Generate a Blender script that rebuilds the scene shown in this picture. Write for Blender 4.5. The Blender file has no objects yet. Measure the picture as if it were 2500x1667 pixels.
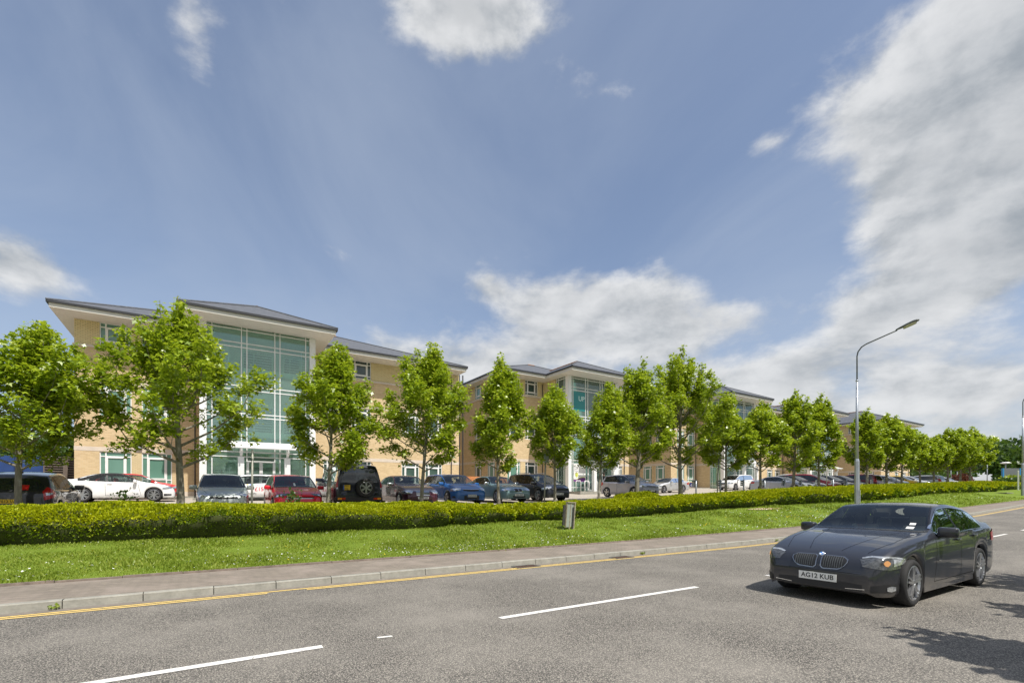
import bpy, bmesh, math, random
import numpy as np
from mathutils import Vector, Matrix
from mathutils.bvhtree import BVHTree
PI = math.pi
random.seed(7); rng = np.random.default_rng(11)
sc = bpy.context.scene
COL = sc.collection
# ------------------------------------------------------------------ camera
# world: x runs along the facades and the road, y away from the camera, z up
EYE = 1.58
AX = math.atan2(1840, 1180)
cam_d = bpy.data.cameras.new("camera")
cam_d.sensor_width = 36; cam_d.lens = 17.0
cam_d.shift_y = (1211 - 833.5) / 2500
cam_d.clip_end = 6000
cam = bpy.data.objects.new("camera", cam_d); COL.objects.link(cam)
cam.location = (0, 0, EYE)
cam.rotation_euler = (PI / 2, 0, AX - PI / 2)
sc.camera = cam
sc.view_settings.view_transform = 'Standard'
sc.view_settings.look = 'None'
sc.view_settings.exposure = 0.30
sc.view_settings.gamma = 1.0
# ------------------------------------------------------------------ sky
SUN_EL, SUN_AZ = math.radians(59), math.radians(10)     # azimuth measured from -y towards +x
to_sun = Vector((math.sin(SUN_AZ) * math.cos(SUN_EL), -math.cos(SUN_AZ) * math.cos(SUN_EL), math.sin(SUN_EL)))
world = bpy.data.worlds.new("World"); sc.world = world
world.use_nodes = True
wt = world.node_tree; wt.nodes.clear()

class NT:
    """small expression builder for node trees"""
    def __init__(s, t): s.t = t
    def n(s, typ, **kw):
        nd = s.t.nodes.new(typ)
        for k, v in kw.items(): setattr(nd, k, v)
        return nd
    def link(s, a, b): s.t.links.new(a, b)
    def put(s, sock, v):
        if isinstance(v, bpy.types.NodeSocket): s.t.links.new(v, sock)
        elif isinstance(v, (tuple, list)) and sock.type == 'RGBA' and len(v) == 3: sock.default_value = (*v, 1)
        else: sock.default_value = v
    def m(s, op, a, b=None, c=None, clamp=False):
        nd = s.n('ShaderNodeMath', operation=op, use_clamp=clamp)
        s.put(nd.inputs[0], a)
        if b is not None: s.put(nd.inputs[1], b)
        if c is not None: s.put(nd.inputs[2], c)
        return nd.outputs[0]
    def vm(s, op, a, b=None):
        nd = s.n('ShaderNodeVectorMath', operation=op)
        s.put(nd.inputs[0], a)
        if b is not None: s.put(nd.inputs[1], b)
        return nd.outputs['Value'] if op in ('DOT_PRODUCT', 'LENGTH') else nd.outputs[0]
    def noise(s, vec, scale, det=4, rough=.55, dist=0, out=0):
        nd = s.n('ShaderNodeTexNoise')
        if vec is not None: s.put(nd.inputs['Vector'], vec)
        nd.inputs['Scale'].default_value = scale; nd.inputs['Detail'].default_value = det
        nd.inputs['Roughness'].default_value = rough; nd.inputs['Distortion'].default_value = dist
        return nd.outputs[out]
    def ramp(s, f, stops, mode='LINEAR'):
        nd = s.n('ShaderNodeValToRGB'); cr = nd.color_ramp; cr.interpolation = mode
        while len(cr.elements) < len(stops): cr.elements.new(.5)
        for e, (p, c) in zip(cr.elements, stops):
            e.position = p; e.color = (*c, 1) if len(c) == 3 else c
        s.put(nd.inputs[0], f); return nd.outputs[0]
    def mix(s, f, a, b, blend='MIX'):
        nd = s.n('ShaderNodeMix', data_type='RGBA', blend_type=blend)
        s.put(nd.inputs[0], f); s.put(nd.inputs[6], a); s.put(nd.inputs[7], b)
        return nd.outputs[2]
    def smooth(s, x, lo, hi):
        nd = s.n('ShaderNodeMapRange', interpolation_type='SMOOTHSTEP', clamp=True)
        s.put(nd.inputs[0], x); nd.inputs[1].default_value = lo; nd.inputs[2].default_value = hi
        return nd.outputs[0]
    def scale(s, vec, sv):
        return s.vm('MULTIPLY', vec, sv)

W = NT(wt)
tc = W.n('ShaderNodeTexCoord'); dirv = W.vm('NORMALIZE', tc.outputs['Generated'])
sky = W.n('ShaderNodeTexSky', sky_type='NISHITA'); sky.sun_disc = False
sky.sun_elevation = SUN_EL; sky.sun_rotation = PI - SUN_AZ
sky.altitude = 40; sky.air_density = 1.0; sky.dust_density = 1.4; sky.ozone_density = 1.6
sx = W.n('ShaderNodeSeparateXYZ'); W.link(dirv, sx.inputs[0])
dz = W.m('MAXIMUM', sx.outputs[2], 0.0)
# compass bearing (0 along the facade normal side the road faces) and elevation of the view direction
CD = (math.cos(AX), math.sin(AX), 0); CR = (math.sin(AX), -math.cos(AX), 0)
az = W.m('ARCTAN2', W.vm('DOT_PRODUCT', dirv, CR), W.vm('DOT_PRODUCT', dirv, CD))
el = W.m('ARCSINE', sx.outputs[2])
# flat cloud deck coordinates
den = W.m('ADD', dz, 0.12)
deck = W.vm('DIVIDE', dirv, None)
cmb = W.n('ShaderNodeCombineXYZ'); W.link(den, cmb.inputs[0]); W.link(den, cmb.inputs[1]); cmb.inputs[2].default_value = 1
W.link(cmb.outputs[0], deck.node.inputs[1])
azel = W.n('ShaderNodeCombineXYZ'); W.link(az, azel.inputs[0]); W.link(el, azel.inputs[1])
def blob(px, py, sx_, sy_, amp, rot=0.0):
    """an elliptical cloud mass seen around photo pixel (px,py)"""
    a0 = math.atan((px - 1250) / 1180); e0 = math.atan((1211 - py) / 1180 * math.cos(a0))
    a1 = sx_ / 1180 * math.cos(a0) ** 2; e1 = sy_ / 1180 * math.cos(a0) * math.cos(e0) ** 2 
    da = W.m('SUBTRACT', az, a0); de = W.m('SUBTRACT', el, e0)
    if rot:
        c, s_ = math.cos(rot), math.sin(rot)
        na = W.m('ADD', W.m('MULTIPLY', da, c), W.m('MULTIPLY', de, s_))
        de = W.m('SUBTRACT', W.m('MULTIPLY', de, c), W.m('MULTIPLY', da, s_)); da = na
    qa = W.m('POWER', W.m('ABSOLUTE', W.m('DIVIDE', da, a1)), 2.0); qe = W.m('POWER', W.m('ABSOLUTE', W.m('DIVIDE', de, e1)), 2.0)
    return W.m('MULTIPLY', W.m('EXPONENT', W.m('MULTIPLY', W.m('ADD', qa, qe), -1.0)), amp)
blobs = [blob(2470, 150, 450, 330, 1.25), blob(2450, 470, 400, 140, .95), blob(2380, 650, 360, 110, .85, .25), blob(2160, 770, 190, 40, .40, .3), blob(1130, 20, 210, 150, .80),
         blob(470, 60, 80, 120, .34), blob(30, 650, 200, 90, .72), blob(1420, 740, 220, 80, .72), blob(1650, 810, 300, 60, .60), blob(1180, 890, 300, 70, .62),
         blob(2280, 960, 560, 80, .62), blob(1850, 910, 440, 50, .52), blob(2300, 1130, 900, 80, .55), blob(500, 1150, 900, 90, .3),
         blob(1190, 700, 60, 40, .35), blob(1730, 30, 60, 80, .25), blob(1880, 350, 50, 30, .25)]
bias = blobs[0]
for b in blobs[1:]: bias = W.m('ADD', bias, b)
bias = W.m('ADD', bias, W.m('MULTIPLY', W.smooth(W.m('ABSOLUTE', az), 1.3, 2.0), .50))   # unseen cloud added behind the camera for fill light and reflections
n1 = W.noise(W.scale(azel.outputs[0], (4.6, 8.2, 1)), 1.0, 12, .60, .15)
n2 = W.noise(W.scale(azel.outputs[0], (1.1, 2.6, 1)), 1.6, 3, .5, .2)
dens = W.m('ADD', W.m('ADD', bias, W.m('MULTIPLY', W.m('SUBTRACT', n1, .5), 1.55)), W.m('MULTIPLY', W.m('SUBTRACT', n2, .5), .3))
cover = W.smooth(dens, .17, .58)
thick = W.smooth(dens, .45, 1.35)
# relief: sample the same field a little towards the sun side to light cloud tops
n1b = W.noise(W.vm('ADD', W.scale(azel.outputs[0], (4.6, 8.2, 1)), (-.10, .22, 0)), 1.0, 7, .58, .15)
relief = W.smooth(W.m('SUBTRACT', n1, n1b), -.16, .20)
n3 = W.noise(W.scale(azel.outputs[0], (2.8, 5.0, 1)), 2.0, 7, .55, .1)
shade = W.m('ADD', W.m('MULTIPLY', thick, .25), W.m('MULTIPLY', W.smooth(n3, .38, .62), .75))
cl_col = W.mix(shade, (.52, .53, .54), (.27, .30, .33))
cl_col = W.mix(W.m('MULTIPLY', relief, W.m('SUBTRACT', 1.0, W.m('MULTIPLY', thick, .45))), cl_col, (.68, .685, .69))
# thin high veil, streaky
vs = W.noise(W.scale(dirv, (2.2, 1.2, 2.6)), 1.0, 6, .55, .6)
veil = W.m('MULTIPLY', W.smooth(vs, .32, .75), .30)
lowh = W.m('POWER', W.m('SUBTRACT', 1.0, dz), 6.0)
bgs = W.n('ShaderNodeMix', data_type='RGBA', blend_type='MULTIPLY'); bgs.inputs[0].default_value = 1
SKY_STR = 0.105
W.link(sky.outputs[0], bgs.inputs[6]); bgs.inputs[7].default_value = (SKY_STR * 1.10, SKY_STR * 1.08, SKY_STR * 1.10, 1)
skyc = W.mix(W.m('ADD', W.m('ADD', veil, .15), W.m('MULTIPLY', lowh, .30)), bgs.outputs[2], (.40, .46, .56))
fin = W.mix(W.m('MULTIPLY', cover, .93), skyc, cl_col)
bg = W.n('ShaderNodeBackground'); W.link(fin, bg.inputs[0]); bg.inputs[1].default_value = 1.0
wo = W.n('ShaderNodeOutputWorld'); W.link(bg.outputs[0], wo.inputs[0])
# ------------------------------------------------------------------ sun
sl = bpy.data.lights.new("sun", 'SUN'); sl.energy = 4.3; sl.angle = math.radians(.53); sl.color = (1, .955, .88)
so = bpy.data.objects.new("sun", sl); COL.objects.link(so)
so.rotation_euler = (-to_sun).to_track_quat('-Z', 'Y').to_euler(); so.location = (0, -20, 60)

# ------------------------------------------------------------------ helpers
def tag(o, label=None, cat=None, group=None, kind=None):
    if label: o['label'] = label
    if cat: o['category'] = cat
    if group: o['group'] = group
    if kind: o['kind'] = kind
    return o
def empty(name, loc, rz=0.0, label=None, cat=None, group=None):
    o = bpy.data.objects.new(name, None); COL.objects.link(o)
    o.location = loc; o.rotation_euler = (0, 0, rz); o.empty_display_size = .3
    return tag(o, label, cat, group)
def link_mesh(name, me, mat=None, parent=None, smooth=False):
    if mat is not None:
        me.materials.clear()
        for mm in (mat if isinstance(mat, (list, tuple)) else [mat]): me.materials.append(mm)
    if smooth and len(me.polygons):
        me.polygons.foreach_set('use_smooth', [True] * len(me.polygons))
    o = bpy.data.objects.new(name, me); COL.objects.link(o)
    if parent is not None: o.parent = parent
    return o
def np_mesh(name, V, F):
    """V (n,3); F (m,k) index array of equal-sized polygons"""
    me = bpy.data.meshes.new(name); V = np.asarray(V, np.float32); F = np.asarray(F, np.int32)
    m, k = F.shape
    me.vertices.add(len(V)); me.vertices.foreach_set('co', V.ravel())
    me.loops.add(m * k); me.loops.foreach_set('vertex_index', F.ravel())
    me.polygons.add(m); me.polygons.foreach_set('loop_start', np.arange(0, m * k, k, dtype=np.int32))
    try: me.polygons.foreach_set('loop_total', np.full(m, k, np.int32))
    except Exception: pass
    me.update(calc_edges=True); me.validate(); return me
class MB:
    def __init__(s): s.v = []; s.f = []
    def quad(s, *p):
        n = len(s.v); s.v += [tuple(q) for q in p]; s.f.append(tuple(range(n, n + len(p)))); return s
    def box(s, x0, x1, y0, y1, z0, z1):
        n = len(s.v)
        s.v += [(x, y, z) for z in (z0, z1) for y in (y0, y1) for x in (x0, x1)]
        s.f += [tuple(n + i for i in q) for q in ((0, 2, 3, 1), (4, 5, 7, 6), (0, 1, 5, 4), (2, 6, 7, 3), (0, 4, 6, 2), (1, 3, 7, 5))]
        return s
    def obox(s, c, ax, ay, az_):
        """oriented box: centre and three half-axis vectors"""
        c = Vector(c); ax = Vector(ax); ay = Vector(ay); az_ = Vector(az_); n = len(s.v)
        s.v += [tuple(c + ax * i + ay * j + az_ * k) for k in (-1, 1) for j in (-1, 1) for i in (-1, 1)]
        s.f += [tuple(n + i for i in q) for q in ((0, 2, 3, 1), (4, 5, 7, 6), (0, 1, 5, 4), (2, 6, 7, 3), (0, 4, 6, 2), (1, 3, 7, 5))]
        return s
    def bar(s, a, b, w, t=None):
        a = Vector(a); b = Vector(b); d = (b - a); L = d.length; d.normalize(); t = t or w
        up = Vector((0, 0, 1)) if abs(d.z) < .95 else Vector((0, 1, 0))
        x = d.cross(up).normalized(); y = x.cross(d).normalized()
        return s.obox((a + b) / 2, d * L / 2, x * w / 2, y * t / 2)
    def tube(s, pts, rad, n=8, cap=True):
        pts = [Vector(p) for p in pts]
        if not hasattr(rad, '__len__'): rad = [rad] * len(pts)
        base = len(s.v); prev = None
        for i, p in enumerate(pts):
            d = (pts[min(i + 1, len(pts) - 1)] - pts[max(i - 1, 0)]).normalized()
            if prev is None:
                up = Vector((0, 0, 1)) if abs(d.z) < .9 else Vector((1, 0, 0))
                x = d.cross(up).normalized()
            else:
                x = (prev - d * prev.dot(d)).normalized()
            prev = x; y = d.cross(x)
            for k in range(n):
                a = 2 * PI * k / n; s.v.append(tuple(p + (x * math.cos(a) + y * math.sin(a)) * rad[i]))
        for i in range(len(pts) - 1):
            for k in range(n):
                a = base + i * n + k; b = base + i * n + (k + 1) % n
                s.f.append((a, b, b + n, a + n))
        if cap:
            s.f.append(tuple(base + k for k in range(n - 1, -1, -1)))
            s.f.append(tuple(base + (len(pts) - 1) * n + k for k in range(n)))
        return s
    def lathe(s, prof, c=(0, 0, 0), axis='z', n=24):
        base = len(s.v)
        for r, h in prof:
            for k in range(n):
                a = 2 * PI * k / n; p = (r * math.cos(a), r * math.sin(a), h)
                if axis == 'y': p = (p[0], p[2], p[1])
                if axis == 'x': p = (p[2], p[0], p[1])
                s.v.append((p[0] + c[0], p[1] + c[1], p[2] + c[2]))
        for i in range(len(prof) - 1):
            for k in range(n):
                a = base + i * n + k; b = base + i * n + (k + 1) % n
                s.f.append((a, b, b + n, a + n))
        return s
    def prism(s, poly, y0, y1, plane='xz'):
        """extrude a 2D polygon; plane xz -> along y, plane yz -> along x, xy -> along z"""
        n = len(s.v); k = len(poly)
        def P(a, b, t): return (a, t, b) if plane == 'xz' else ((t, a, b) if plane == 'yz' else (a, b, t))
        s.v += [P(a, b, y0) for a, b in poly] + [P(a, b, y1) for a, b in poly]
        s.f.append(tuple(range(n, n + k))); s.f.append(tuple(range(n + 2 * k - 1, n + k - 1, -1)))
        for i in range(k):
            j = (i + 1) % k; s.f.append((n + i, n + i + k, n + j + k, n + j))
        return s
    def build(s, name, mat, parent=None, smooth=False, bevel=0, recalc=True):
        me = bpy.data.meshes.new(name); me.from_pydata(s.v, [], s.f)
        if recalc:
            bm = bmesh.new(); bm.from_mesh(me); bmesh.ops.recalc_face_normals(bm, faces=bm.faces)
            if bevel: bmesh.ops.bevel(bm, geom=bm.edges[:], offset=bevel, segments=2, affect='EDGES', profile=.6, clamp_overlap=True)
            bm.to_mesh(me); bm.free()
        return link_mesh(name, me, mat, parent, smooth)
def pchip(pts):
    X = np.array([p[0] for p in pts], float); Y = np.array([p[1] for p in pts], float)
    o = np.argsort(X); X = X[o]; Y = Y[o]; h = np.diff(X); d = np.diff(Y) / h
    m = np.zeros_like(Y); m[0] = d[0]; m[-1] = d[-1]
    for i in range(1, len(X) - 1):
        if d[i - 1] * d[i] > 0:
            w1 = 2 * h[i] + h[i - 1]; w2 = h[i] + 2 * h[i - 1]
            m[i] = (w1 + w2) / (w1 / d[i - 1] + w2 / d[i])
    def f(x):
        x = np.clip(np.asarray(x, float), X[0], X[-1]); i = np.clip(np.searchsorted(X, x) - 1, 0, len(X) - 2)
        t = (x - X[i]) / h[i]
        return ((1 + 2 * t) * (1 - t) ** 2 * Y[i] + t * (1 - t) ** 2 * h[i] * m[i] + t * t * (3 - 2 * t) * Y[i + 1] + t * t * (t - 1) * h[i] * m[i + 1])
    return f
def vnoise(p, seed=0):
    """cheap vectorised value noise, p (n,3) -> (n,) in [-1,1]"""
    p = np.asarray(p, float); i = np.floor(p).astype(np.int64); f = p - i; f = f * f * (3 - 2 * f); r = 0
    for a in (0, 1):
        for b in (0, 1):
            for c in (0, 1):
                h = ((i[:, 0] + a) * 374761393 + (i[:, 1] + b) * 668265263 + (i[:, 2] + c) * 2147483647 + seed * 974711) & 0xffffffff
                h = ((h ^ (h >> 13)) * 1274126177) & 0xffffffff; h = (h ^ (h >> 16)) / 0xffffffff
                r = r + h * (f[:, 0] if a else 1 - f[:, 0]) * (f[:, 1] if b else 1 - f[:, 1]) * (f[:, 2] if c else 1 - f[:, 2])
    return r * 2 - 1
def fbm(p, oct=4, seed=0):
    p = np.asarray(p, float); r = 0; a = 1
    for k in range(oct): r = r + a * vnoise(p * 2 ** k, seed + k); a *= .5
    return r / 1.9
# ------------------------------------------------------------------ materials
def mat(name): 
    m = bpy.data.materials.new(name); m.use_nodes = True; m.node_tree.nodes.clear(); return m, NT(m.node_tree)
def finish(N, shader, disp=None):
    o = N.n('ShaderNodeOutputMaterial'); N.link(shader, o.inputs[0])
def pbsdf(N, col, rough=.6, metal=0, spec=.5, coat=0, bump=None, bstr=.3, bdist=.02, **kw):
    b = N.n('ShaderNodeBsdfPrincipled'); N.put(b.inputs['Base Color'], col); N.put(b.inputs['Roughness'], rough)
    N.put(b.inputs['Metallic'], metal); N.put(b.inputs['Specular IOR Level'], spec); N.put(b.inputs['Coat Weight'], coat)
    b.inputs['Coat Roughness'].default_value = .03
    for k, v in kw.items(): N.put(b.inputs[k.replace('_', ' ')], v)
    if bump is not None:
        bp = N.n('ShaderNodeBump'); bp.inputs['Strength'].default_value = bstr; bp.inputs['Distance'].default_value = bdist
        N.link(bump, bp.inputs['Height']); N.link(bp.outputs[0], b.inputs['Normal'])
    return b.outputs[0]
def pos(N): return N.n('ShaderNodeNewGeometry').outputs['Position']
def plain(name, col, rough=.6, metal=0, spec=.5, coat=0, var=.10, vs=6.0, bstr=0):
    """procedural material with a little tonal variation"""
    m, N = mat(name); t = N.noise(pos(N), vs, 5, .6)
    c2 = tuple(min(1, c * (1 + var)) for c in col); c1 = tuple(c * (1 - var) for c in col)
    c = N.ramp(t, [(.3, c1), (.7, c2)])
    finish(N, pbsdf(N, c, rough, metal, spec, coat, bump=t if bstr else None, bstr=bstr)); return m
M = {}
M['white'] = plain('white_paint', (.80, .80, .79), .42, var=.03)
M['white_metal'] = plain('white_metal', (.78, .78, .77), .35, var=.04, vs=2)
M['soffit'] = plain('soffit_board', (.66, .64, .59), .6, var=.04, vs=1)
M['gutter'] = plain('gutter_plastic', (.035, .036, .04), .4)
M['stone'] = plain('cast_stone', (.62, .54, .45), .8, var=.08, vs=3)
M['galv'] = plain('galvanised_steel', (.42, .45, .50), .42, .55, var=.12, vs=3)
M['galv_dark'] = plain('weathered_steel', (.13, .14, .14), .5, .3, var=.2, vs=9)
M['black'] = plain('black_plastic', (.018, .018, .02), .5, var=.1)
M['rubber'] = plain('tyre_rubber', (.022, .022, .023), .8, var=.2, vs=20)
M['satin'] = plain('satin_silver', (.34, .35, .37), .25, .9, var=.05)
M['chrome'] = plain('chrome', (.75, .76, .78), .12, 1, var=.02)
M['alloy'] = plain('alloy_wheel', (.50, .51, .53), .28, .85, var=.04)
M['terracotta'] = plain('terracotta_ridge_tile', (.30, .16, .10), .75, var=.2, vs=4)
M['soil'] = plain('bark_soil', (.10, .075, .055), .95, var=.45, vs=14, bstr=.6)
M['bark'] = None
M['plate_w'] = plain('white_number_plate', (.80, .80, .78), .35, var=.02)
M['plate_y'] = plain('yellow_number_plate', (.80, .52, .03), .35, var=.02)
M['ink'] = plain('black_lettering', (.012, .012, .012), .5, var=.02)
M['blue_band'] = plain('blue_plate_band', (.02, .12, .50), .4, var=.02)
M['seat'] = plain('car_seat_fabric', (.035, .036, .04), .85, var=.15)
M['seat_tan'] = plain('pale_seat_leather', (.42, .38, .30), .6, var=.08)
M['seat_red'] = plain('red_seat_leather', (.50, .03, .03), .5, var=.08)
M['trim'] = plain('black_window_trim', (.010, .010, .012), .25, var=.02)
M['softtop'] = plain('black_fabric_hood', (.02, .02, .022), .9, var=.2, vs=30)
M['lamp_red'] = plain('red_lamp_lens', (.45, .01, .015), .12, coat=.6, var=.1, vs=20)
M['lamp_amber'] = plain('amber_lamp_lens', (.80, .30, .03), .12, coat=.6, var=.1, vs=20)
M['lamp_clear'] = plain('clear_lamp_lens', (.50, .52, .54), .10, .55, coat=.8, var=.35, vs=26)
M['lamp_dark'] = plain('smoked_lamp_lens', (.10, .105, .11), .08, .3, coat=.9, var=.5, vs=30)
def lit(name, col, st):
    m, N = mat(name); e = N.n('ShaderNodeEmission'); N.put(e.inputs[0], col); e.inputs[1].default_value = st
    finish(N, e.outputs[0]); return m
M['lamp_lit'] = lit('lit_indicator', (1, .50, .20), .62)
def glass(name, tint, refl=.06, ior=1.45, rough=.02):
    m, N = mat(name); tr = N.n('ShaderNodeBsdfTransparent'); N.put(tr.inputs[0], tint)
    gl = N.n('ShaderNodeBsdfGlossy'); gl.inputs['Roughness'].default_value = rough; N.put(gl.inputs[0], (.9, .95, .95))
    fr = N.n('ShaderNodeFresnel'); fr.inputs[0].default_value = ior
    fac = N.m('ADD', fr.outputs[0], refl, clamp=True)
    mx = N.n('ShaderNodeMixShader'); N.link(fac, mx.inputs[0]); N.link(tr.outputs[0], mx.inputs[1]); N.link(gl.outputs[0], mx.inputs[2])
    finish(N, mx.outputs[0]); return m
M['carglass'] = glass('car_window_glass', (.60, .66, .64), .035)
M['carglass_dark'] = plain('dark_car_glass', (.012, .016, .018), .05, spec=.9, var=.1)
M['atrium'] = glass('green_atrium_glass', (.52, .80, .70), .10)
M['lampglass'] = plain('lamp_bowl', (.55, .52, .35), .2, var=.1)
m, N = mat('green_atrium_glass_film'); tr = N.n('ShaderNodeBsdfTransparent'); N.put(tr.inputs[0], (.80, .97, .90)); gl = N.n('ShaderNodeBsdfGlossy'); gl.inputs['Roughness'].default_value = .02
N.put(gl.inputs[0], (.85, 1, .94)); df = N.n('ShaderNodeBsdfDiffuse'); N.put(df.inputs[0], (.46, .68, .59)); fr = N.n('ShaderNodeFresnel'); fr.inputs[0].default_value = 1.5
m1 = N.n('ShaderNodeMixShader'); m1.inputs[0].default_value = .17; N.link(tr.outputs[0], m1.inputs[1]); N.link(df.outputs[0], m1.inputs[2])
m2 = N.n('ShaderNodeMixShader'); N.link(N.m('ADD', fr.outputs[0], .06, clamp=True), m2.inputs[0]); N.link(m1.outputs[0], m2.inputs[1]); N.link(gl.outputs[0], m2.inputs[2]); finish(N, m2.outputs[0]); M['atrium'] = m
def winmat(name, a, b):
    m, N = mat(name); sx_ = N.n('ShaderNodeNewGeometry'); n = N.noise(sx_.outputs['Position'], .35, 3, .5)
    c = N.ramp(n, [(.38, a), (.62, b)]); finish(N, pbsdf(N, c, .06, spec=.75)); return m
M['win_blind'] = winmat('green_glass_over_blind', (.12, .25, .195), (.17, .33, .265))
M['win_dark'] = winmat('green_glass_dark_room', (.022, .045, .042), (.07, .12, .10))
M['int_wall'] = plain('atrium_wall', (.86, .88, .84), .8, var=.05, vs=1)
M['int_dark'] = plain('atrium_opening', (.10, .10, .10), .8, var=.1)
M['int_floor'] = plain('atrium_floor', (.55, .56, .54), .6, var=.1)

def brickmat(name, c1, c2, mort, bw=.225, bh=.075):
    m, N = mat(name); g = N.n('ShaderNodeNewGeometry'); sp = N.n('ShaderNodeSeparateXYZ'); N.link(g.outputs['Position'], sp.inputs[0])
    sn = N.n('ShaderNodeSeparateXYZ'); N.link(g.outputs['Normal'], sn.inputs[0])
    side = N.m('GREATER_THAN', N.m('ABSOLUTE', sn.outputs[0]), .5)
    h = N.m('ADD', N.m('MULTIPLY', sp.outputs[0], N.m('SUBTRACT', 1, side)), N.m('MULTIPLY', sp.outputs[1], side))
    cv = N.n('ShaderNodeCombineXYZ'); N.link(h, cv.inputs[0]); N.link(sp.outputs[2], cv.inputs[1])
    bt = N.n('ShaderNodeTexBrick'); N.link(cv.outputs[0], bt.inputs['Vector']); bt.offset = .5
    bt.inputs['Scale'].default_value = 1; bt.inputs['Brick Width'].default_value = bw; bt.inputs['Row Height'].default_value = bh
    bt.inputs['Mortar Size'].default_value = .008; bt.inputs['Bias'].default_value = 0
    N.put(bt.inputs['Color1'], c1); N.put(bt.inputs['Color2'], c2); N.put(bt.inputs['Mortar'], mort)
    n = N.noise(g.outputs['Position'], 1.3, 6, .65); c = N.mix(N.smooth(n, .42, .78), bt.outputs[0], tuple(x * .80 for x in c1))
    n2 = N.noise(N.scale(g.outputs['Position'], (2.0, 2.0, 13.0)), 1.0, 3, .6)
    c = N.mix(N.m('MULTIPLY', N.smooth(n2, .5, .8), .35), c, tuple(min(1, x * 1.3) for x in c2))
    finish(N, pbsdf(N, c, .88, bump=bt.outputs[1], bstr=-.25, bdist=.006)); return m
M['brick'] = brickmat('buff_brick', (.66, .505, .29), (.53, .385, .205), (.60, .49, .34))
M['brick_top'] = brickmat('pale_yellow_brick', (.78, .66, .37), (.72, .58, .31), (.20, .16, .09))
M['brick_pier'] = brickmat('pale_pier_brick', (.70, .57, .34), (.62, .49, .28), (.40, .30, .18))
# slate roof
m, N = mat('slate_roof'); P = pos(N); sp = N.n('ShaderNodeSeparateXYZ'); N.link(P, sp.inputs[0])
n = N.noise(N.scale(P, (3.3, 3.3, 9)), 1, 4, .6); rows = N.m('FRACT', N.m('MULTIPLY', sp.outputs[2], 7.5))
c = N.mix(N.smooth(rows, .0, .22), (.045, .048, .055), N.ramp(n, [(.3, (.085, .09, .10)), (.7, (.15, .155, .17))]))
finish(N, pbsdf(N, c, .55, bump=rows, bstr=.4, bdist=.02)); M['slate'] = m
# asphalt road: exposed chippings
m, N = mat('chipped_asphalt'); P = pos(N)
vo = N.n('ShaderNodeTexVoronoi', feature='F1'); N.link(N.scale(P, (1, 1, .2)), vo.inputs['Vector']); vo.inputs['Scale'].default_value = 72
chips = N.ramp(N.n('ShaderNodeSeparateColor').outputs[0] if False else vo.outputs['Color'], [(.0, (.175, .155, .130)), (.45, (.318, .293, .256)), (1, (.53, .48, .405))])
edge = N.smooth(vo.outputs['Distance'], .25, .62)
c = N.mix(edge, chips, (.07, .066, .06))
n = N.noise(P, .55, 5, .6); c = N.mix(N.m('MULTIPLY', N.smooth(n, .35, .75), .5), c, (.318, .293, .256), 'MIX')
n4 = N.noise(N.scale(P, (.25, 1.6, 1)), 1.0, 4, .6)
c = N.mix(N.m('MULTIPLY', N.smooth(n4, .5, .8), .22), c, (.17, .16, .145))
finish(N, pbsdf(N, c, .82, spec=.3, bump=vo.outputs['Distance'], bstr=-.6, bdist=.008)); M['road'] = m
m, N = mat('car_park_tarmac'); P = pos(N); n = N.noise(P, 30, 4, .6); n2 = N.noise(P, .5, 5, .6)
c = N.ramp(n, [(.3, (.34, .30, .25)), (.7, (.47, .42, .355))]); c = N.mix(N.smooth(n2, .4, .8), c, (.37, .33, .28))
finish(N, pbsdf(N, c, .9, bump=n, bstr=.2)); M['carpark'] = m
# footpath pavers
m, N = mat('block_paving'); P = pos(N); mp = N.n('ShaderNodeMapping'); N.link(P, mp.inputs[0]); mp.inputs['Rotation'].default_value = (0, 0, math.radians(45))
bt = N.n('ShaderNodeTexBrick'); N.link(mp.outputs[0], bt.inputs['Vector']); bt.inputs['Scale'].default_value = 1; bt.inputs['Brick Width'].default_value = .2
bt.inputs['Row Height'].default_value = .1; bt.inputs['Mortar Size'].default_value = .006
N.put(bt.inputs['Color1'], (.25, .212, .170)); N.put(bt.inputs['Color2'], (.20, .170, .138)); N.put(bt.inputs['Mortar'], (.13, .11, .09))
n = N.noise(P, 1.4, 6, .65); c = N.mix(N.smooth(n, .4, .75), bt.outputs[0], (.30, .25, .21)); n2 = N.noise(P, 45, 3, .6)
c = N.mix(N.m('MULTIPLY', N.smooth(n2, .45, .7), .4), c, (.15, .125, .11)); finish(N, pbsdf(N, c, .9, bump=bt.outputs[1], bstr=-.3, bdist=.006)); M['paving'] = m
m, N = mat('concrete_kerb'); P = pos(N); n = N.noise(P, 5, 6, .7); n2 = N.noise(N.scale(P, (9, 9, 60)), 1, 4, .6)
c = N.ramp(n, [(.3, (.235, .228, .195)), (.7, (.38, .365, .315))]); c = N.mix(N.m('MULTIPLY', N.smooth(n2, .5, .75), .5), c, (.20, .19, .165))
finish(N, pbsdf(N, c, .9, bump=n, bstr=.2)); M['kerb'] = m
M['edging'] = plain('dark_edging', (.22, .175, .145), .9, var=.3, vs=7)
def paintmat(name, col, wear=.60):
    m, N = mat(name); P = pos(N); n = N.noise(P, 19, 7, .74); b = pbsdf(N, N.mix(N.smooth(n, .5, .75), col, tuple(x * .82 for x in col)), .6)
    tr = N.n('ShaderNodeBsdfTransparent'); mx = N.n('ShaderNodeMixShader'); N.link(N.smooth(n, wear, wear + .05), mx.inputs[0])
    N.link(b, mx.inputs[1]); N.link(tr.outputs[0], mx.inputs[2]); finish(N, mx.outputs[0]); return m
M['line_w'] = paintmat('white_road_paint', (.78, .76, .72), .615)
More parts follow.
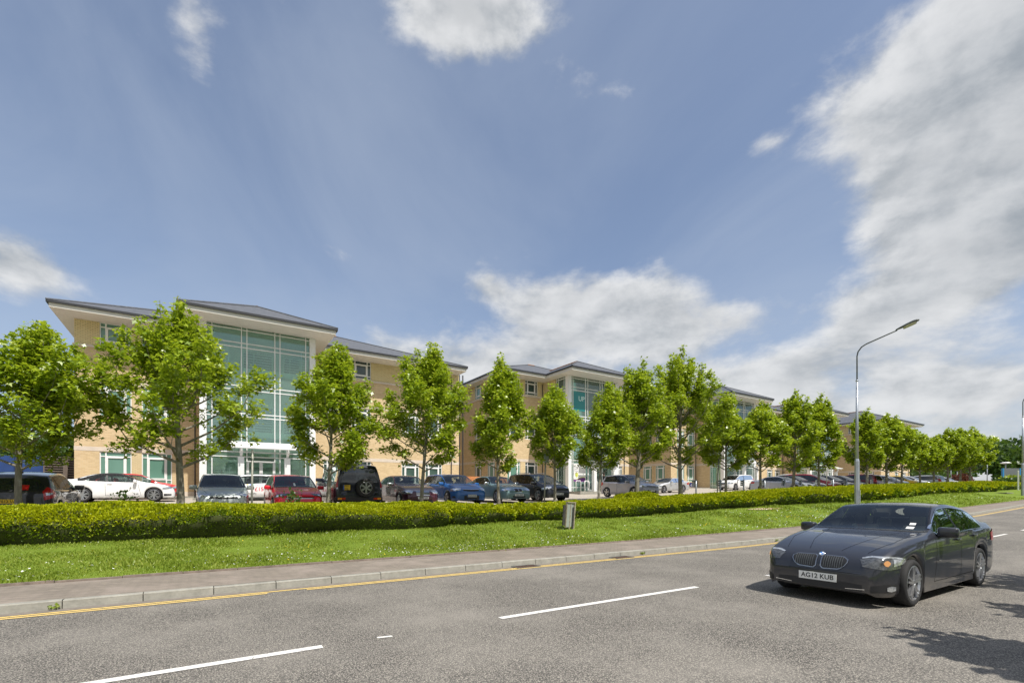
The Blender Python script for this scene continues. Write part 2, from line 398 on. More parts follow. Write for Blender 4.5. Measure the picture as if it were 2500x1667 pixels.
M['line_y'] = paintmat('yellow_road_paint', (.78, .56, .20), .585)
# grass sheet
def grassmat(name, a, b, c_):
    m, N = mat(name); P = pos(N); n = N.noise(P, 1.1, 6, .6); n2 = N.noise(P, 28, 4, .7)
    c = N.ramp(n, [(.3, a), (.7, b)]); c = N.mix(N.smooth(n2, .4, .75), c, c_)
    finish(N, pbsdf(N, c, .9, spec=.2, bump=n2, bstr=.5, bdist=.03)); return m
M['grass'] = grassmat('mown_grass', (.14, .21, .022), (.20, .27, .035), (.10, .15, .015))
M['land'] = grassmat('rough_grassland', (.08, .13, .03), (.12, .17, .045), (.06, .09, .02))
def leafmat(name, stops, trans=.35, tcol=(.30, .48, .03), gloss=.06, rough=.45, ns=1.5):
    m, N = mat(name); g = N.n('ShaderNodeNewGeometry'); r = g.outputs['Random Per Island']
    n = N.noise(g.outputs['Position'], ns, 4, .6)
    f = N.m('ADD', N.m('MULTIPLY', r, .65), N.m('MULTIPLY', N.smooth(n, .3, .7), .35)); c = N.ramp(f, stops)
    d = N.n('ShaderNodeBsdfDiffuse'); N.put(d.inputs[0], c)
    t = N.n('ShaderNodeBsdfTranslucent'); N.put(t.inputs[0], N.mix(.5, c, tcol))
    m1 = N.n('ShaderNodeMixShader'); m1.inputs[0].default_value = trans; N.link(d.outputs[0], m1.inputs[1]); N.link(t.outputs[0], m1.inputs[2])
    gl = N.n('ShaderNodeBsdfGlossy'); gl.inputs['Roughness'].default_value = rough; m2 = N.n('ShaderNodeMixShader'); m2.inputs[0].default_value = gloss
    N.link(m1.outputs[0], m2.inputs[1]); N.link(gl.outputs[0], m2.inputs[2]); finish(N, m2.outputs[0]); return m
M['leaf'] = leafmat('maple_leaf', [(0, (.11, .19, .008)), (.45, (.26, .37, .014)), (.8, (.41, .50, .03)), (1, (.56, .58, .09))], .42, (.60, .70, .03), .06, .38)
M['leaf_dark'] = leafmat('dark_shrub_leaf', [(0, (.03, .07, .012)), (.6, (.06, .12, .02)), (1, (.10, .17, .03))], .3, (.2, .32, .03), .05)
M['leaf_red'] = leafmat('copper_leaf', [(0, (.06, .025, .02)), (.6, (.12, .045, .03)), (1, (.18, .08, .04))], .3, (.3, .1, .04), .05)
M['hedge'] = leafmat('golden_hedge_leaf', [(0, (.20, .25, .004)), (.4, (.36, .41, .006)), (.8, (.47, .50, .010)), (1, (.56, .55, .02))], .30, (.60, .60, .01), .02)
M['hedge_shade_green'] = leafmat('shade_tinted_hedge_leaf', [(0, (.06, .11, .006)), (.5, (.14, .21, .008)), (.85, (.21, .28, .010)), (1, (.36, .40, .02))], .28, (.3, .42, .01), .02)  # greener inner leaves, with the shade of the hedge front put into the colour
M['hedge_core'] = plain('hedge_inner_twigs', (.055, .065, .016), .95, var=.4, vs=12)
M['blade'] = leafmat('grass_blade', [(0, (.14, .21, .018)), (.5, (.23, .31, .03)), (1, (.38, .42, .08))], .35, (.42, .5, .04), .03)
m, N = mat('maple_bark'); P = pos(N); n = N.noise(N.scale(P, (14, 14, 3.5)), 1, 6, .65); n2 = N.noise(P, 3.2, 4, .6)
c = N.ramp(n, [(.3, (.13, .115, .085)), (.7, (.30, .27, .215))]); c = N.mix(N.m('MULTIPLY', N.smooth(n2, .52, .66), .55), c, (.50, .48, .43))
finish(N, pbsdf(N, c, .9, bump=n, bstr=.6)); M['bark'] = m
def carpaint(name, col, metal=.0, rough=.35, flake=True, spec=.25):
    m, N = mat(name); g = N.n('ShaderNodeNewGeometry'); n = N.noise(g.outputs['Position'], 2.2, 4, .6)
    sn = N.n('ShaderNodeSeparateXYZ'); N.link(N.n('ShaderNodeTexCoord').outputs['Object'], sn.inputs[0])
    dirt = N.m('MULTIPLY', N.smooth(sn.outputs[2], .55, .15), N.smooth(n, .3, .7))
    c = N.mix(N.m('MULTIPLY', dirt, .5), col, (.16, .14, .12))
    finish(N, pbsdf(N, c, rough + .1, metal, spec, coat=1.0)); return m
# ------------------------------------------------------------------ terrain
zr = pchip([(-80, 0), (13, 0), (19, .05), (25, .13), (35.5, .42), (47.7, .86), (63, 1.43), (80, 1.95), (100, 2.35), (130, 2.6), (400, 2.7)])
L11 = pchip([(-80, .15), (7, .13), (18.6, .20), (25, .30), (41.7, .78), (58.9, 1.28), (80, 2.0), (100, 2.45), (130, 2.7), (400, 2.8)])
L15 = pchip([(-80, .36), (-12, .38), (-2, .41), (6, .45), (9, .53), (17, .65), (25, .92), (41, 1.25), (53.5, 1.8), (69, 2.05), (77, 2.28), (100, 2.65), (130, 2.8), (400, 2.9)])
L20 = pchip([(-80, .75), (-5, .78), (3, .88), (8.4, 1.03), (11.5, 1.15), (16, 1.28), (23, 1.45), (41, 1.8), (51, 1.98), (66, 2.33), (83, 2.55), (120, 2.8), (400, 2.9)])
L31 = pchip([(-80, 1.2), (-3, 1.28), (3, 1.34), (20, 1.5), (39, 1.93), (47, 2.27), (60, 2.45), (90, 2.6), (120, 2.8), (400, 2.9)])
L37 = pchip([(-80, 1.5), (19, 1.5), (24, 1.95), (40, 2.05), (47, 2.5), (90, 2.6), (120, 2.8), (400, 2.9)])
VL = [9.2, 11.1, 15.0, 20.0, 31.0, 37.0]; FL = [zr, L11, L15, L20, L31, L37]
def H(u, v):
    u = np.asarray(u, float); v = np.asarray(v, float); u, v = np.broadcast_arrays(u, v)
    Z = np.stack([f(u.ravel()) for f in FL]); vv = np.clip(v.ravel(), VL[0], VL[-1])
    i = np.clip(np.searchsorted(VL, vv) - 1, 0, len(VL) - 2); V = np.array(VL)
    t = (vv - V[i]) / (V[i + 1] - V[i]); k = np.arange(len(vv))
    return (Z[i, k] * (1 - t) + Z[i + 1, k] * t).reshape(u.shape)
def h1(u, v): return float(H(u, v))
def sheet(name, us, vs, dz, m, kind='structure', zf=None):
    us = np.asarray(us, float); vs = np.asarray(vs, float); U, V = np.meshgrid(us, vs)
    Z = (zf(U, V) if zf else H(U, V)) + dz; nu = len(us)
    P = np.stack([U.ravel(), V.ravel(), Z.ravel()], 1); idx = np.arange(len(us) * len(vs)).reshape(len(vs), nu)
    F = np.stack([idx[:-1, :-1], idx[:-1, 1:], idx[1:, 1:], idx[1:, :-1]], -1).reshape(-1, 4)
    o = link_mesh(name, np_mesh(name, P, F), m, smooth=True); return tag(o, kind=kind)
U_ = np.concatenate([np.arange(-60, 140, 1.0), np.arange(140, 400, 10)])
far = np.concatenate([[-3000, -1200, -400, -150], np.arange(-80, 130, 3.0), [160, 220, 400, 1200, 3500]])
sheet('ground', far, np.concatenate([[-2500, -600, -120, -30, -5, -1.0, .2, .66, 9.2, 11.1, 13, 15, 17, 20, 25, 31, 37, 45], [60, 100, 300, 900, 3500]]), -.07, M['land'])
sheet('road', U_, [.70, 3, 5.3, 7, 9.2], 0, M['road'], zf=lambda u, v: zr(u) + .045 * (1 - ((v - 5.2) / 4.3) ** 2) - .02)
RZ = lambda u, v: zr(u) + .045 * (1 - ((np.asarray(v) - 5.2) / 4.3) ** 2) - .02
# kerbs: one line of concrete blocks each
def kerb(name, v0, v1, top, base=-.03):
    b = MB(); u = -30.0; k = 0
    while u < 130:
        L = .914; z0, z1 = float(zr(u)), float(zr(u + L)); j = random.uniform(-.004, .004); g = .006
        a, c = u + g, u + L - g
        b.quad((a, v0, z0 + base), (c, v0, z1 + base), (c, v0 + .012, z1 + top + j - .012), (a, v0 + .012, z0 + top + j - .012))
        b.quad((a, v0 + .012, z0 + top + j - .012), (c, v0 + .012, z1 + top + j - .012), (c, v0 + .03, z1 + top + j), (a, v0 + .03, z0 + top + j))
        b.quad((a, v0 + .03, z0 + top + j), (c, v0 + .03, z1 + top + j), (c, v1, z1 + top + j), (a, v1, z0 + top + j))
        for q in (a, c):
            zq = z0 if q == a else z1
            b.quad((q, v0, zq + base), (q, v0 + .012, zq + top + j - .012), (q, v0 + .03, zq + top + j), (q, v1, zq + top + j), (q, v1, zq + base))
        b.quad((a, v1, z0 + base), (c, v1, z1 + base), (c, v1, z1 + top + j), (a, v1, z0 + top + j))
        u += L
    return tag(b.build(name, M['kerb'], recalc=True), kind='structure')
kerb('kerb', 9.2, 9.33, .112)
kerb('kerb_near', .57, .70, .112)
sheet('kerb_joint', U_, [9.21, 9.32], .085, M['soil'], zf=lambda u, v: zr(u))
PZ = lambda u, v: zr(u) + .112 + (np.asarray(v) - 9.33) / 1.72 * (L11(u) - zr(u) - .125)
sheet('footpath', U_, [9.33, 9.8, 10.4, 11.05], 0, M['paving'], zf=PZ)
bE = MB(); u = -30
while u < 120:
    z0, z1 = float(L11(u)), float(L11(u + .9)); j = random.uniform(-.008, .006)
    bE.obox((u + .45, 11.085, (z0 + z1) / 2 - .03 + j), (.445, 0, (z1 - z0) / 2), (0, .03, 0), (0, 0, .055)); u += .9
tag(bE.build('path_edging', M['edging']), kind='structure')
def VZ(u, v):
    r = H(u, v); q = np.stack([np.ravel(u) * .5, np.ravel(v) * .8, np.zeros(np.size(u))], 1); return r + .02 * vnoise(q, 3).reshape(np.shape(r))
sheet('grass_verge', np.concatenate([np.arange(-40, 40, .5), np.arange(40, 130, 2)]), np.arange(11.115, 16.2, .35), 0.004, M['grass'], zf=VZ)
sheet('planting_bed', U_, [15.9, 17, 18, 18.75], .035, M['soil'])
sheet('near_verge', U_, [-9, -5, -2, 0, .57], .10, M['grass'], zf=lambda u, v: zr(u))
sheet('car_park', np.arange(-45, 112, 2.0), [18.75, 20, 22, 24, 26, 28, 31, 34, 37, 45, 60], .02, M['carpark'])
# apron kerb in front of buildings
bk = MB()
for u in np.arange(-40, 100, 1.0):
    z0, z1 = h1(u, 36), h1(u + 1, 36)
    if abs(z1 - z0) < .3: bk.obox((u + .5, 36.0, (z0 + z1) / 2 + .06), (.49, 0, (z1 - z0) / 2), (0, .07, 0), (0, 0, .06))
tag(bk.build('building_kerb', M['kerb']), kind='structure')
# road markings
def marking(name, segs, m, label):
    b = MB()
    for (u0, v0), (u1, v1), w in segs:
        n = max(1, int(abs(u1 - u0) / 1.0))
        for i in range(n):
            a = u0 + (u1 - u0) * i / n; c = u0 + (u1 - u0) * (i + 1) / n; va = v0 + (v1 - v0) * i / n; vc = v0 + (v1 - v0) * (i + 1) / n
            b.quad((a, va - w / 2, float(RZ(a, va)) + .006), (c, vc - w / 2, float(RZ(c, vc)) + .006), (c, vc + w / 2, float(RZ(c, vc)) + .006), (a, va + w / 2, float(RZ(a, va)) + .006))
    o = b.build(name, m, recalc=False); return tag(o, kind='structure')
seg = [((-3.0 + 6.1 * k + .1, 5.27), (1.05 + 6.1 * k, 5.27), .105) for k in range(-3, 20)]
seg.append(((1.62, 5.27), (1.78, 5.24), .05))
marking('centre_line', seg, M['line_w'], '')
marking('double_yellow_line', [((-25, 8.93), (110, 8.93), .07), ((-25, 8.80), (.9, 8.80), .07), ((1.5, 8.80), (110, 8.80), .07)], M['line_y'], '')
# gutter strip, dirt along the kerb
sheet('gutter_dirt', U_, [9.00, 9.2], .0045, plain('gutter_grit', (.20, .175, .15), .95, var=.25, vs=9), zf=lambda u, v: RZ(u, v) + 0 * u)
for (gu, lab) in ((6.15, 'iron gully grate by the kerb, further from the pale two-panel board'), (9.15, 'smaller iron gully grate tight against the kerb below the pale two-panel board')):
    g = empty('drain_grate', (gu, 9.0, float(RZ(gu, 9.0)) + .008), label=lab, cat='drain cover')
    b = MB().box(-.30, .30, -.17, -.14, 0, .012).box(-.30, .30, .14, .17, 0, .012).box(-.30, -.27, -.14, .14, 0, .012).box(.27, .30, -.14, .14, 0, .012)
    b.build('frame', M['galv_dark'], g)
    b = MB()
    for k in range(8): x = -.24 + .068 * k; b.box(x - .018, x + .018, -.138, .138, 0, .008)
    b.build('bars', plain('rusty_iron', (.12, .07, .05), .8, var=.3, vs=20), g)
    MB().quad((-.26, -.135, -.004), (.26, -.135, -.004), (.26, .135, -.004), (-.26, .135, -.004)).build('pit', M['black'], g)

# ------------------------------------------------------------------ text meshes
TXT = {}
def text_mesh(s, size=1.0, ext=.0):
    key = (s, size, ext)
    if key not in TXT:
        c = bpy.data.curves.new('lettering', 'FONT'); c.body = s; c.size = size; c.align_x = 'CENTER'; c.align_y = 'CENTER'; c.extrude = ext; c.resolution_u = 3
        c.offset = .012 * size
        o = bpy.data.objects.new('lettering', c); COL.objects.link(o); bpy.context.view_layer.update()
        me = bpy.data.meshes.new_from_object(o.evaluated_get(bpy.context.evaluated_depsgraph_get()))
        bpy.data.objects.remove(o); TXT[key] = me
    return TXT[key].copy()

# ------------------------------------------------------------------ buildings
ROOF_S = .39
def window(par, c0, c1, z0, z1, plane, at, kind, sill=True, door=False):
    """framed casement: c runs along the wall, plane 'x' = faces -y wall at y=at, 'y' = faces -x wall at x=at"""
    w = c1 - c0; h = z1 - z0; f = MB(); g = MB()
    def bx(mb, a, b, p, q, d0, d1):
        if plane == 'x': mb.box(a, b, at + d0, at + d1, p, q)
        else: mb.box(at + d0, at + d1, a, b, p, q)
    t = .055; D0, D1 = .05, .11
    xs = [c0 + w * .19, c0 + w * .81]
    bx(f, c0, c1, z0, z0 + t, D0, D1); bx(f, c0, c1, z1 - t, z1, D0, D1); bx(f, c0, c0 + t, z0 + t, z1 - t, D0, D1); bx(f, c1 - t, c1, z0 + t, z1 - t, D0, D1)
    for x in xs: bx(f, x - .035, x + .035, z0 + t, z1 - t, D0, D1)
    zt = z1 - max(.28, h * .15); zb = z0 + max(.24, h * .15)
    for zz in (zt, zb):
        bx(f, c0 + t, xs[0] - .035, zz - .03, zz + .03, D0, D1); bx(f, xs[1] + .035, c1 - t, zz - .03, zz + .03, D0, D1)
    bx(f, xs[0] + .035, xs[1] - .035, zt - .03, zt + .03, D0, D1); bx(f, xs[0] + .035, xs[1] - .035, zb - .03, zb + .03, D0, D1)
    # inner opening casement
    a, b, p, q = xs[0] + .035, xs[1] - .035, zb + .03, zt - .03; k = .07
    bx(f, a, b, p, p + k, D0 - .02, D1); bx(f, a, b, q - k, q, D0 - .02, D1); bx(f, a, a + k, p + k, q - k, D0 - .02, D1); bx(f, b - k, b, p + k, q - k, D0 - .02, D1)
    fo = f.build('window', M['white'], par)
    bx(g, c0 + t, c1 - t, z0 + t, z1 - t, .085, .10)
    g.build('pane', M['win_blind'] if kind else M['win_dark'], fo)
def wall_cells(mb, c0, c1, z0, z1, holes, plane, at, depth=.14):
    cs = sorted({c0, c1, *[x for h in holes for x in h[:2]]}); zs = sorted({z0, z1, *[x for h in holes for x in h[2:4]]})
    cs = [c for c in cs if c0 - 1e-6 <= c <= c1 + 1e-6]; zs = [z for z in zs if z0 - 1e-6 <= z <= z1 + 1e-6]
    P = (lambda c, d, z: (c, at + d, z)) if plane == 'x' else (lambda c, d, z: (at + d, c, z))
    for i in range(len(cs) - 1):
        for j in range(len(zs) - 1):
            a, b, p, q = cs[i], cs[i + 1], zs[j], zs[j + 1]; mc, mz = (a + b) / 2, (p + q) / 2
            if any(h[0] < mc < h[1] and h[2] < mz < h[3] for h in holes): continue
            mb.quad(P(a, 0, p), P(b, 0, p), P(b, 0, q), P(a, 0, q))
    for h in holes:
        a, b, p, q = h[:4]; p2, q2 = max(p, z0), min(q, z1)
        if q2 <= p2: continue
        mb.quad(P(a, 0, p2), P(a, depth, p2), P(a, depth, q2), P(a, 0, q2)); mb.quad(P(b, 0, p2), P(b, depth, p2), P(b, depth, q2), P(b, 0, q2))
        if p >= z0: mb.quad(P(a, 0, p), P(b, 0, p), P(b, depth, p), P(a, depth, p))
        if q <= z1: mb.quad(P(a, 0, q), P(b, 0, q), P(b, depth, q), P(a, depth, q))
def slab_roof(par, x0, x1, y0, y1, z, slope, name='roof'):
    """hipped slate roof over an eaves rectangle"""
    w = x1 - x0; d = y1 - y0; r = min(w, d) / 2; zt = z + slope * r
    if w >= d: A, B = (x0 + r, y0 + r, zt), (x1 - r, y0 + r, zt)
    else: A, B = (x0 + r, y0 + r, zt), (x0 + r, y1 - r, zt)
    c = [(x0, y0, z), (x1, y0, z), (x1, y1, z), (x0, y1, z)]; b = MB()
    if w >= d:
        b.quad(c[0], c[1], B, A); b.quad(c[1], c[2], B); b.quad(c[2], c[3], A, B); b.quad(c[3], c[0], A)
    else:
        b.quad(c[0], c[1], A); b.quad(c[1], c[2], B, A); b.quad(c[2], c[3], B); b.quad(c[3], c[0], A, B)
    ro = b.build(name, M['slate'], par)
    rt = MB()
    def tiles(p, q):
        p = Vector(p); q = Vector(q); L = (q - p).length; n = max(1, int(L / .45))
        for k in range(n): rt.tube([p.lerp(q, k / n) + Vector((0, 0, .03)), p.lerp(q, (k + .97) / n) + Vector((0, 0, .045))], .075, 6)
    if (Vector(A) - Vector(B)).length > .2: tiles(A, B)
    else: rt.tube([(A[0], A[1], zt - .05), (A[0], A[1], zt + .22)], [.2, .1], 8)
    rt.build('ridge_tile', M['terracotta'], ro)
    for cc, rr in ((c[0], A), (c[1], B if w >= d else A)): MB().tube([Vector(cc) + Vector((0, 0, .02)), Vector(rr) + Vector((0, 0, .02))], .06, 5).build('hip_tile', M['slate'], ro)
def eaves(par, x0, x1, y0, y1, z, sides='fblr', inner=None, nm='eaves'):
    """fascia, soffit and gutter round an eaves rectangle; z = gutter top"""
    b = MB(); b.box(x0 + .06, x1 - .06, y0 + .06, y1 - .06, z - .34, z - .325)
    b.box(x0 + .06, x1 - .06, y0 + .06, y0 + .09, z - .325, z - .06); b.box(x0 + .06, x0 + .09, y0 + .09, y1 - .09, z - .325, z - .06)
    b.box(x1 - .09, x1 - .06, y0 + .09, y1 - .09, z - .325, z - .06); b.box(x0 + .06, x1 - .06, y1 - .09, y1 - .06, z - .325, z - .06)
    e = b.build(nm, M['soffit'], par)
    g = MB(); r = .07
    for p, q in (((x0, y0), (x1, y0)), ((x0, y0), (x0, y1)), ((x1, y0), (x1, y1))):
        g.bar((p[0], p[1], z - .05), (q[0], q[1], z - .05), .11, .12)
    g.build('gutter', M['gutter'], e)
def block(name, label, x0, x1, zb, t0=None, t1=None, lw=(), rw=(), depth=14.0, y0=38.0, blind=None, lside=(), eave_over=(.85, 1.7), seed=1, ro=None):
    rnd = random.Random(seed)
    par = empty(name, (x0, y0, zb - .0), label=label, cat='office building', group='brick office blocks along the car park')
    def X(u): return u - x0
    W = x1 - x0; y1 = depth
    wins = [(X(a), X(b)) for a, b in list(lw) + list(rw)]
    rows = [(.83, 2.80), (4.95, 6.90), (9.20, 10.60)]
    holes = [(a, b, p, q) for a, b in wins for p, q in rows]
    segs = [(0, W)] if t0 is None else [(0, X(t0)), (X(t1), W)]
    lo = MB(); up = MB()
    for a, b in segs:
        if b - a < .05: continue
        hh = [h for h in holes if a <= h[0] and h[1] <= b]
        wall_cells(lo, a, b, -.6, 9.0, hh, 'x', 0); wall_cells(up, a, b, 9.0, 10.66, hh, 'x', 0)
    sh = [(a, b, p, q) for a, b in lside for p, q in rows]
    wall_cells(lo, 0, y1, -.6, 9.0, sh, 'y', 0); wall_cells(up, 0, y1, 9.0, 10.66, sh, 'y', 0)
    lo.quad((W, 0, -.6), (W, y1, -.6), (W, y1, 9.0), (W, 0, 9.0)); up.quad((W, 0, 9), (W, y1, 9), (W, y1, 10.66), (W, 0, 10.66))
    lo.quad((0, y1, -.6), (W, y1, -.6), (W, y1, 9), (0, y1, 9)); up.quad((0, y1, 9), (W, y1, 9), (W, y1, 10.66), (0, y1, 10.66))
    wo = lo.build('brick_wall', M['brick'], par, recalc=False); up.build('upper_brick_wall', M['brick_top'], par, recalc=False)
    if wins:
        for i in range(len(wins) - 1):
            a, b = wins[i][1], wins[i + 1][0]
            if .2 < b - a < 1.2:
                for p, q in rows[:2]: MB().box(a, b, -.006, .01, p, q).build('brick_pier', M['brick_pier'], par)
    # stone bands
    for z0_, z1_, pr_ in ((2.81, 3.06, .012), (6.92, 7.15, .012), (9.0, 9.14, .07), (-.02, .38, .02)):
        for a, b in segs: MB().box(a if a else -pr_, b, -pr_, .02, z0_, z1_).build('stone_band', M['stone'], par)
        MB().box(-pr_, .02, .02, y1, z0_, z1_).build('stone_band', M['stone'], par)
    for i, (a, b) in enumerate(wins):
        for r_, (p, q) in enumerate(rows):
            kind = (blind(i, r_) if blind else rnd.random() < .35); window(par, a, b, p, q, 'x', 0, kind)
    for a, b in lside:
        for p, q in rows: window(par, a, b, p, q, 'y', 0, rnd.random() < .3)
    ze = 10.92; os_, of = eave_over; ro = os_ if ro is None else ro
    eaves(par, -os_, W + ro, -of, y1 + of, ze); slab_roof(par, -os_ - .03, W + ro + .03, -of - .03, y1 + of, ze + .01, ROOF_S)
    # downpipes
    for a, b in segs:
        for e in ((b - .25,) if a == 0 and b < W else (b - .75,)):
            if e > .3: MB().tube([(e, -.06, 10.4), (e, -.06, 0)], .04, 8).build('downpipe', M['gutter'], par)
    if t0 is not None: atrium(par, X(t0), X(t1), seed)
    return par
def atrium(par, a, b, seed):
    """glazed entrance tower standing 3.7 m forward of the wings"""
    F = -3.7; w = b - a; ze = 10.92
    cw = .37
    for q in (a, b - cw): MB().box(q, q + cw, F, F + .45, -.3, 10.6).build('column', M['white'], par)
    # mullions and transoms
    xs = [a + s for s in (.64, 2.20, 2.50, 4.08, 4.38, 5.93)]; xs = [a + (x - a) * w / 6.53 for x in xs]
    zs = [10.42, 9.60, 9.33, 6.95, 6.70, 5.24, 5.02, 2.84, 2.54, .35]
    m = MB(); y = F + .10; t = .028
    for x in xs: m.box(x - t, x + t, y, y + .10, -.1, 10.58)
    dr = (xs[2] + .03, xs[3] - .03); e = [a + cw] + xs + [b - cw]
    for z in zs:
        for i in range(len(e) - 1):
            if z < 2.5 and i == 3: continue
            m.box(e[i] + (t if i else 0), e[i + 1] - (t if i < len(e) - 2 else 0), y + .012, y + .088, z - .03, z + .03)
    m.build('mullion_grid', M['white_metal'], par)
    # glass panes, one mesh per storey
    lev = [10.58] + zs + [-.1]
    for k0, k1 in ((0, 3), (3, 5), (5, 8), (8, 12)):
        g = MB()
        for j in range(k0, min(k1, len(lev) - 1)):
            for i in range(len(e) - 1):
                if j >= 9 and i == 3: continue
                if lev[j + 1] < 2.5 and i == 3: continue
                g.box(e[i] + t, e[i + 1] - t, y + .045, y + .055, lev[j + 1] + .03, lev[j] - .03)
        if g.v: g.build('glass', M['atrium'], par)
    # side returns: strip of glazing then brick
    for s, xx in ((-1, a), (1, b)):
        sd = MB(); X0, X1 = (xx, xx + .25) if s < 0 else (xx - .25, xx)
        sd.box(X0, X1, F + 1.9, 0, -.4, 9.0); sb = sd.build('brick_wall', M['brick'], par)
        MB().box(X0, X1, F + 1.9, 0, 9.0, 10.62).build('upper_brick_wall', M['brick_top'], par)
        st = MB(); xf = xx + s * .012 if s > 0 else xx - .012
        for z0_, z1_ in ((2.81, 3.06), (6.92, 7.15), (9.0, 9.14)): st.box(min(xx, xx + s * .014), max(xx, xx + s * .014), F + 1.9, 0, z0_, z1_)
        st.build('stone_band', M['stone'], par)
        g = MB(); xg = xx - s * .12; g.box(xg - .005, xg + .005, F + .45, F + 1.9, -.1, 10.58); g.build('glass', M['atrium'], par)
        mm = MB()
        for yy in (F + .75, F + 1.6, F + 1.87): mm.box(xg - .04, xg + .04, yy - .025, yy + .025, -.1, 10.58)
        for z in zs:
            for q, r_ in ((F + .45, F + .725), (F + .775, F + 1.575), (F + 1.625, F + 1.845)): mm.box(xg - .03, xg + .03, q, r_, z - .03, z + .03)
        mm.build('mullion_grid', M['white_metal'], par)
    # interior: floors, back wall, openings, rails
    it = MB(); yb = .9
    it.box(a + .25, b - .25, yb, yb + .1, -.1, 10.6); it.box(a + .25, a + .3, 0, yb, -.1, 10.6); it.box(b - .3, b - .25, 0, yb, -.1, 10.6)
    it.box(a + .25, b - .25, F + .5, yb, 10.45, 10.56)
    for k, zf in enumerate((3.88, 7.95)):
        it.box(a + .3 + (1.6 if k else .3), b - .32, F + 1.1, yb, zf, zf + .36); it.box(a + .3, a + 1.9, F + 2.9, yb, zf, zf + .28)
    it.build('interior', M['int_wall'], par)
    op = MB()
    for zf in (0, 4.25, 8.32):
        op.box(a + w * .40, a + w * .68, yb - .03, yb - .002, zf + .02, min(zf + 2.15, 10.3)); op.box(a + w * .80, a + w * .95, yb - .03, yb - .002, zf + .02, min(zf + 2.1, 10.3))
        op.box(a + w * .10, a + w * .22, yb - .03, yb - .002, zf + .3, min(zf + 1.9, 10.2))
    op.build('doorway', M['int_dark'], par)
    MB().box(a + .2, b - .2, F + .2, yb, -.04, .02).build('floor', M['int_floor'], par)
    rl = MB()
    for zf in (4.24, 8.31):
        for q in range(6): rl.tube([(a + 1.9, F + 1.15, zf + .15 + q * .17), (b - .35, F + 1.15, zf + .15 + q * .17)], .012 if q < 5 else .025, 5)
        for k in range(5): x = a + 1.9 + k * (w - 2.25) / 4; rl.tube([(x, F + 1.15, zf), (x, F + 1.15, zf + 1.05)], .02, 5)
    for f in range(3):
        z0_ = f * 3.85
        for q in range(4): rl.tube([(a + .55, F + 1.0, z0_ + 1.4 + q * .22), (a + 2.3, F + 1.0, z0_ + .35 + q * .22)], .014, 5)
        rl.tube([(a + 1.55, F + 1.0, z0_), (a + 1.55, F + 1.0, z0_ + 2.0)], .05, 6)
    rl.build('stair_rail', M['white_metal'], par)
    stp = MB()
    for f in range(2):
        for k in range(11): stp.box(a + .5, a + 1.5, F + 1.1 + k * .26, F + 1.36 + k * .26, f * 3.85 + k * .34, f * 3.85 + k * .34 + .05)
    stp.build('stair', M['int_floor'], par)
    # double door
    d0, d1 = dr; dm = (d0 + d1) / 2; do = MB()
    for p, q in ((d0, dm - .004), (dm + .004, d1)):
        do.box(p, p + .09, y, y + .08, 0, 2.3); do.box(q - .09, q, y, y + .08, 0, 2.3); do.box(p + .09, q - .09, y, y + .08, 2.2, 2.3); do.box(p + .09, q - .09, y, y + .08, 0, .16)
    dd = do.build('door', M['white'], par)
    MB().box(d0 + .09, dm - .1, y + .04, y + .05, .16, 2.2).box(dm + .1, d1 - .09, y + .04, y + .05, .16, 2.2).build('glass', M['atrium'], dd)
    hd = MB()
    for x in (dm - .05, dm + .05): hd.tube([(x, y - .04, .9), (x, y - .04, 1.4)], .015, 6)
    hd.build('handle', M['chrome'], dd)
    # entrance canopy: louvred shelf on two curved brackets over square posts
    kc = MB(); c0, c1 = a + 1.75 * w / 6.53, b - 1.55 * w / 6.53
    for k in range(5):
        yy = F - 1.75 + k * .36; zz = 2.98 + .10 * k
        kc.obox(((c0 + c1) / 2, yy, zz), ((c1 - c0) / 2 + .25, 0, 0), (0, .13, .05), (0, -.012, .03))
    for x in (c0 + .35, c1 - .35):
        pts = [(x, F - 1.2 + .0, 2.45), (x, F - 1.45, 2.62), (x, F - 1.5, 2.78), (x, F - 1.2, 2.92)]
        kc.tube(pts, [.06, .085, .09, .06], 8)
        kc.obox((x, F - .95, 3.05), (.035, 0, 0), (0, .95, .26), (0, -.02, .05))
    ko = kc.build('entrance_canopy', M['white_metal'], par)
    for x in (c0 + .35, c1 - .35): MB().box(x - .16, x + .16, F - 1.36, F - 1.04, -.2, 2.45).build('post', M['white'], ko)
    # plinth slab
    MB().box(a - .3, b + .3, F - 2.0, F + .05, -.35, -.02).build('step', M['kerb'], par)
    eaves(par, a - 1.0, b + 1.0, F - 1.7, 4.0, ze + .004, nm='tower_eaves')
    slab_roof(par, a - 1.03, b + 1.03, F - 1.73, 9.0, ze + .03, .45, 'tower_roof')
    # cctv camera on the column
    MB().box(b - .18, b - .10, F - .22, F - .04, 2.72, 2.84).bar((b - .14, F - .05, 2.7), (b - .14, F + .02, 2.66), .03).build('security_camera', M['galv'], par)
b1 = block('office_building', 'nearest brick office block, leftmost, with the widest view of its glass entrance tower', -6.35, 18.87, 1.5, -.13, 6.40,
      lw=[(-5.2, -3.67), (-3.17, -1.62)], rw=[(7.63, 9.15), (9.68, 11.2), (13.7, 15.2), (15.75, 17.27)], blind=lambda i, r: (i < 2 and r < 3) or (i > 3 and r == 2), seed=2, ro=-.05)
b2 = block('office_building', 'second brick office block from the left, whose glass tower shows white letters and a banner', 23.1, 39.7, 2.04, 28.1, 34.46,
      lw=[(23.85, 25.31), (25.86, 27.32)], rw=[(35.2, 36.7), (37.2, 38.7)], lside=[(1.0, 2.4), (3.6, 5.0)], blind=lambda i, r: i == 0 and r == 0, seed=3)
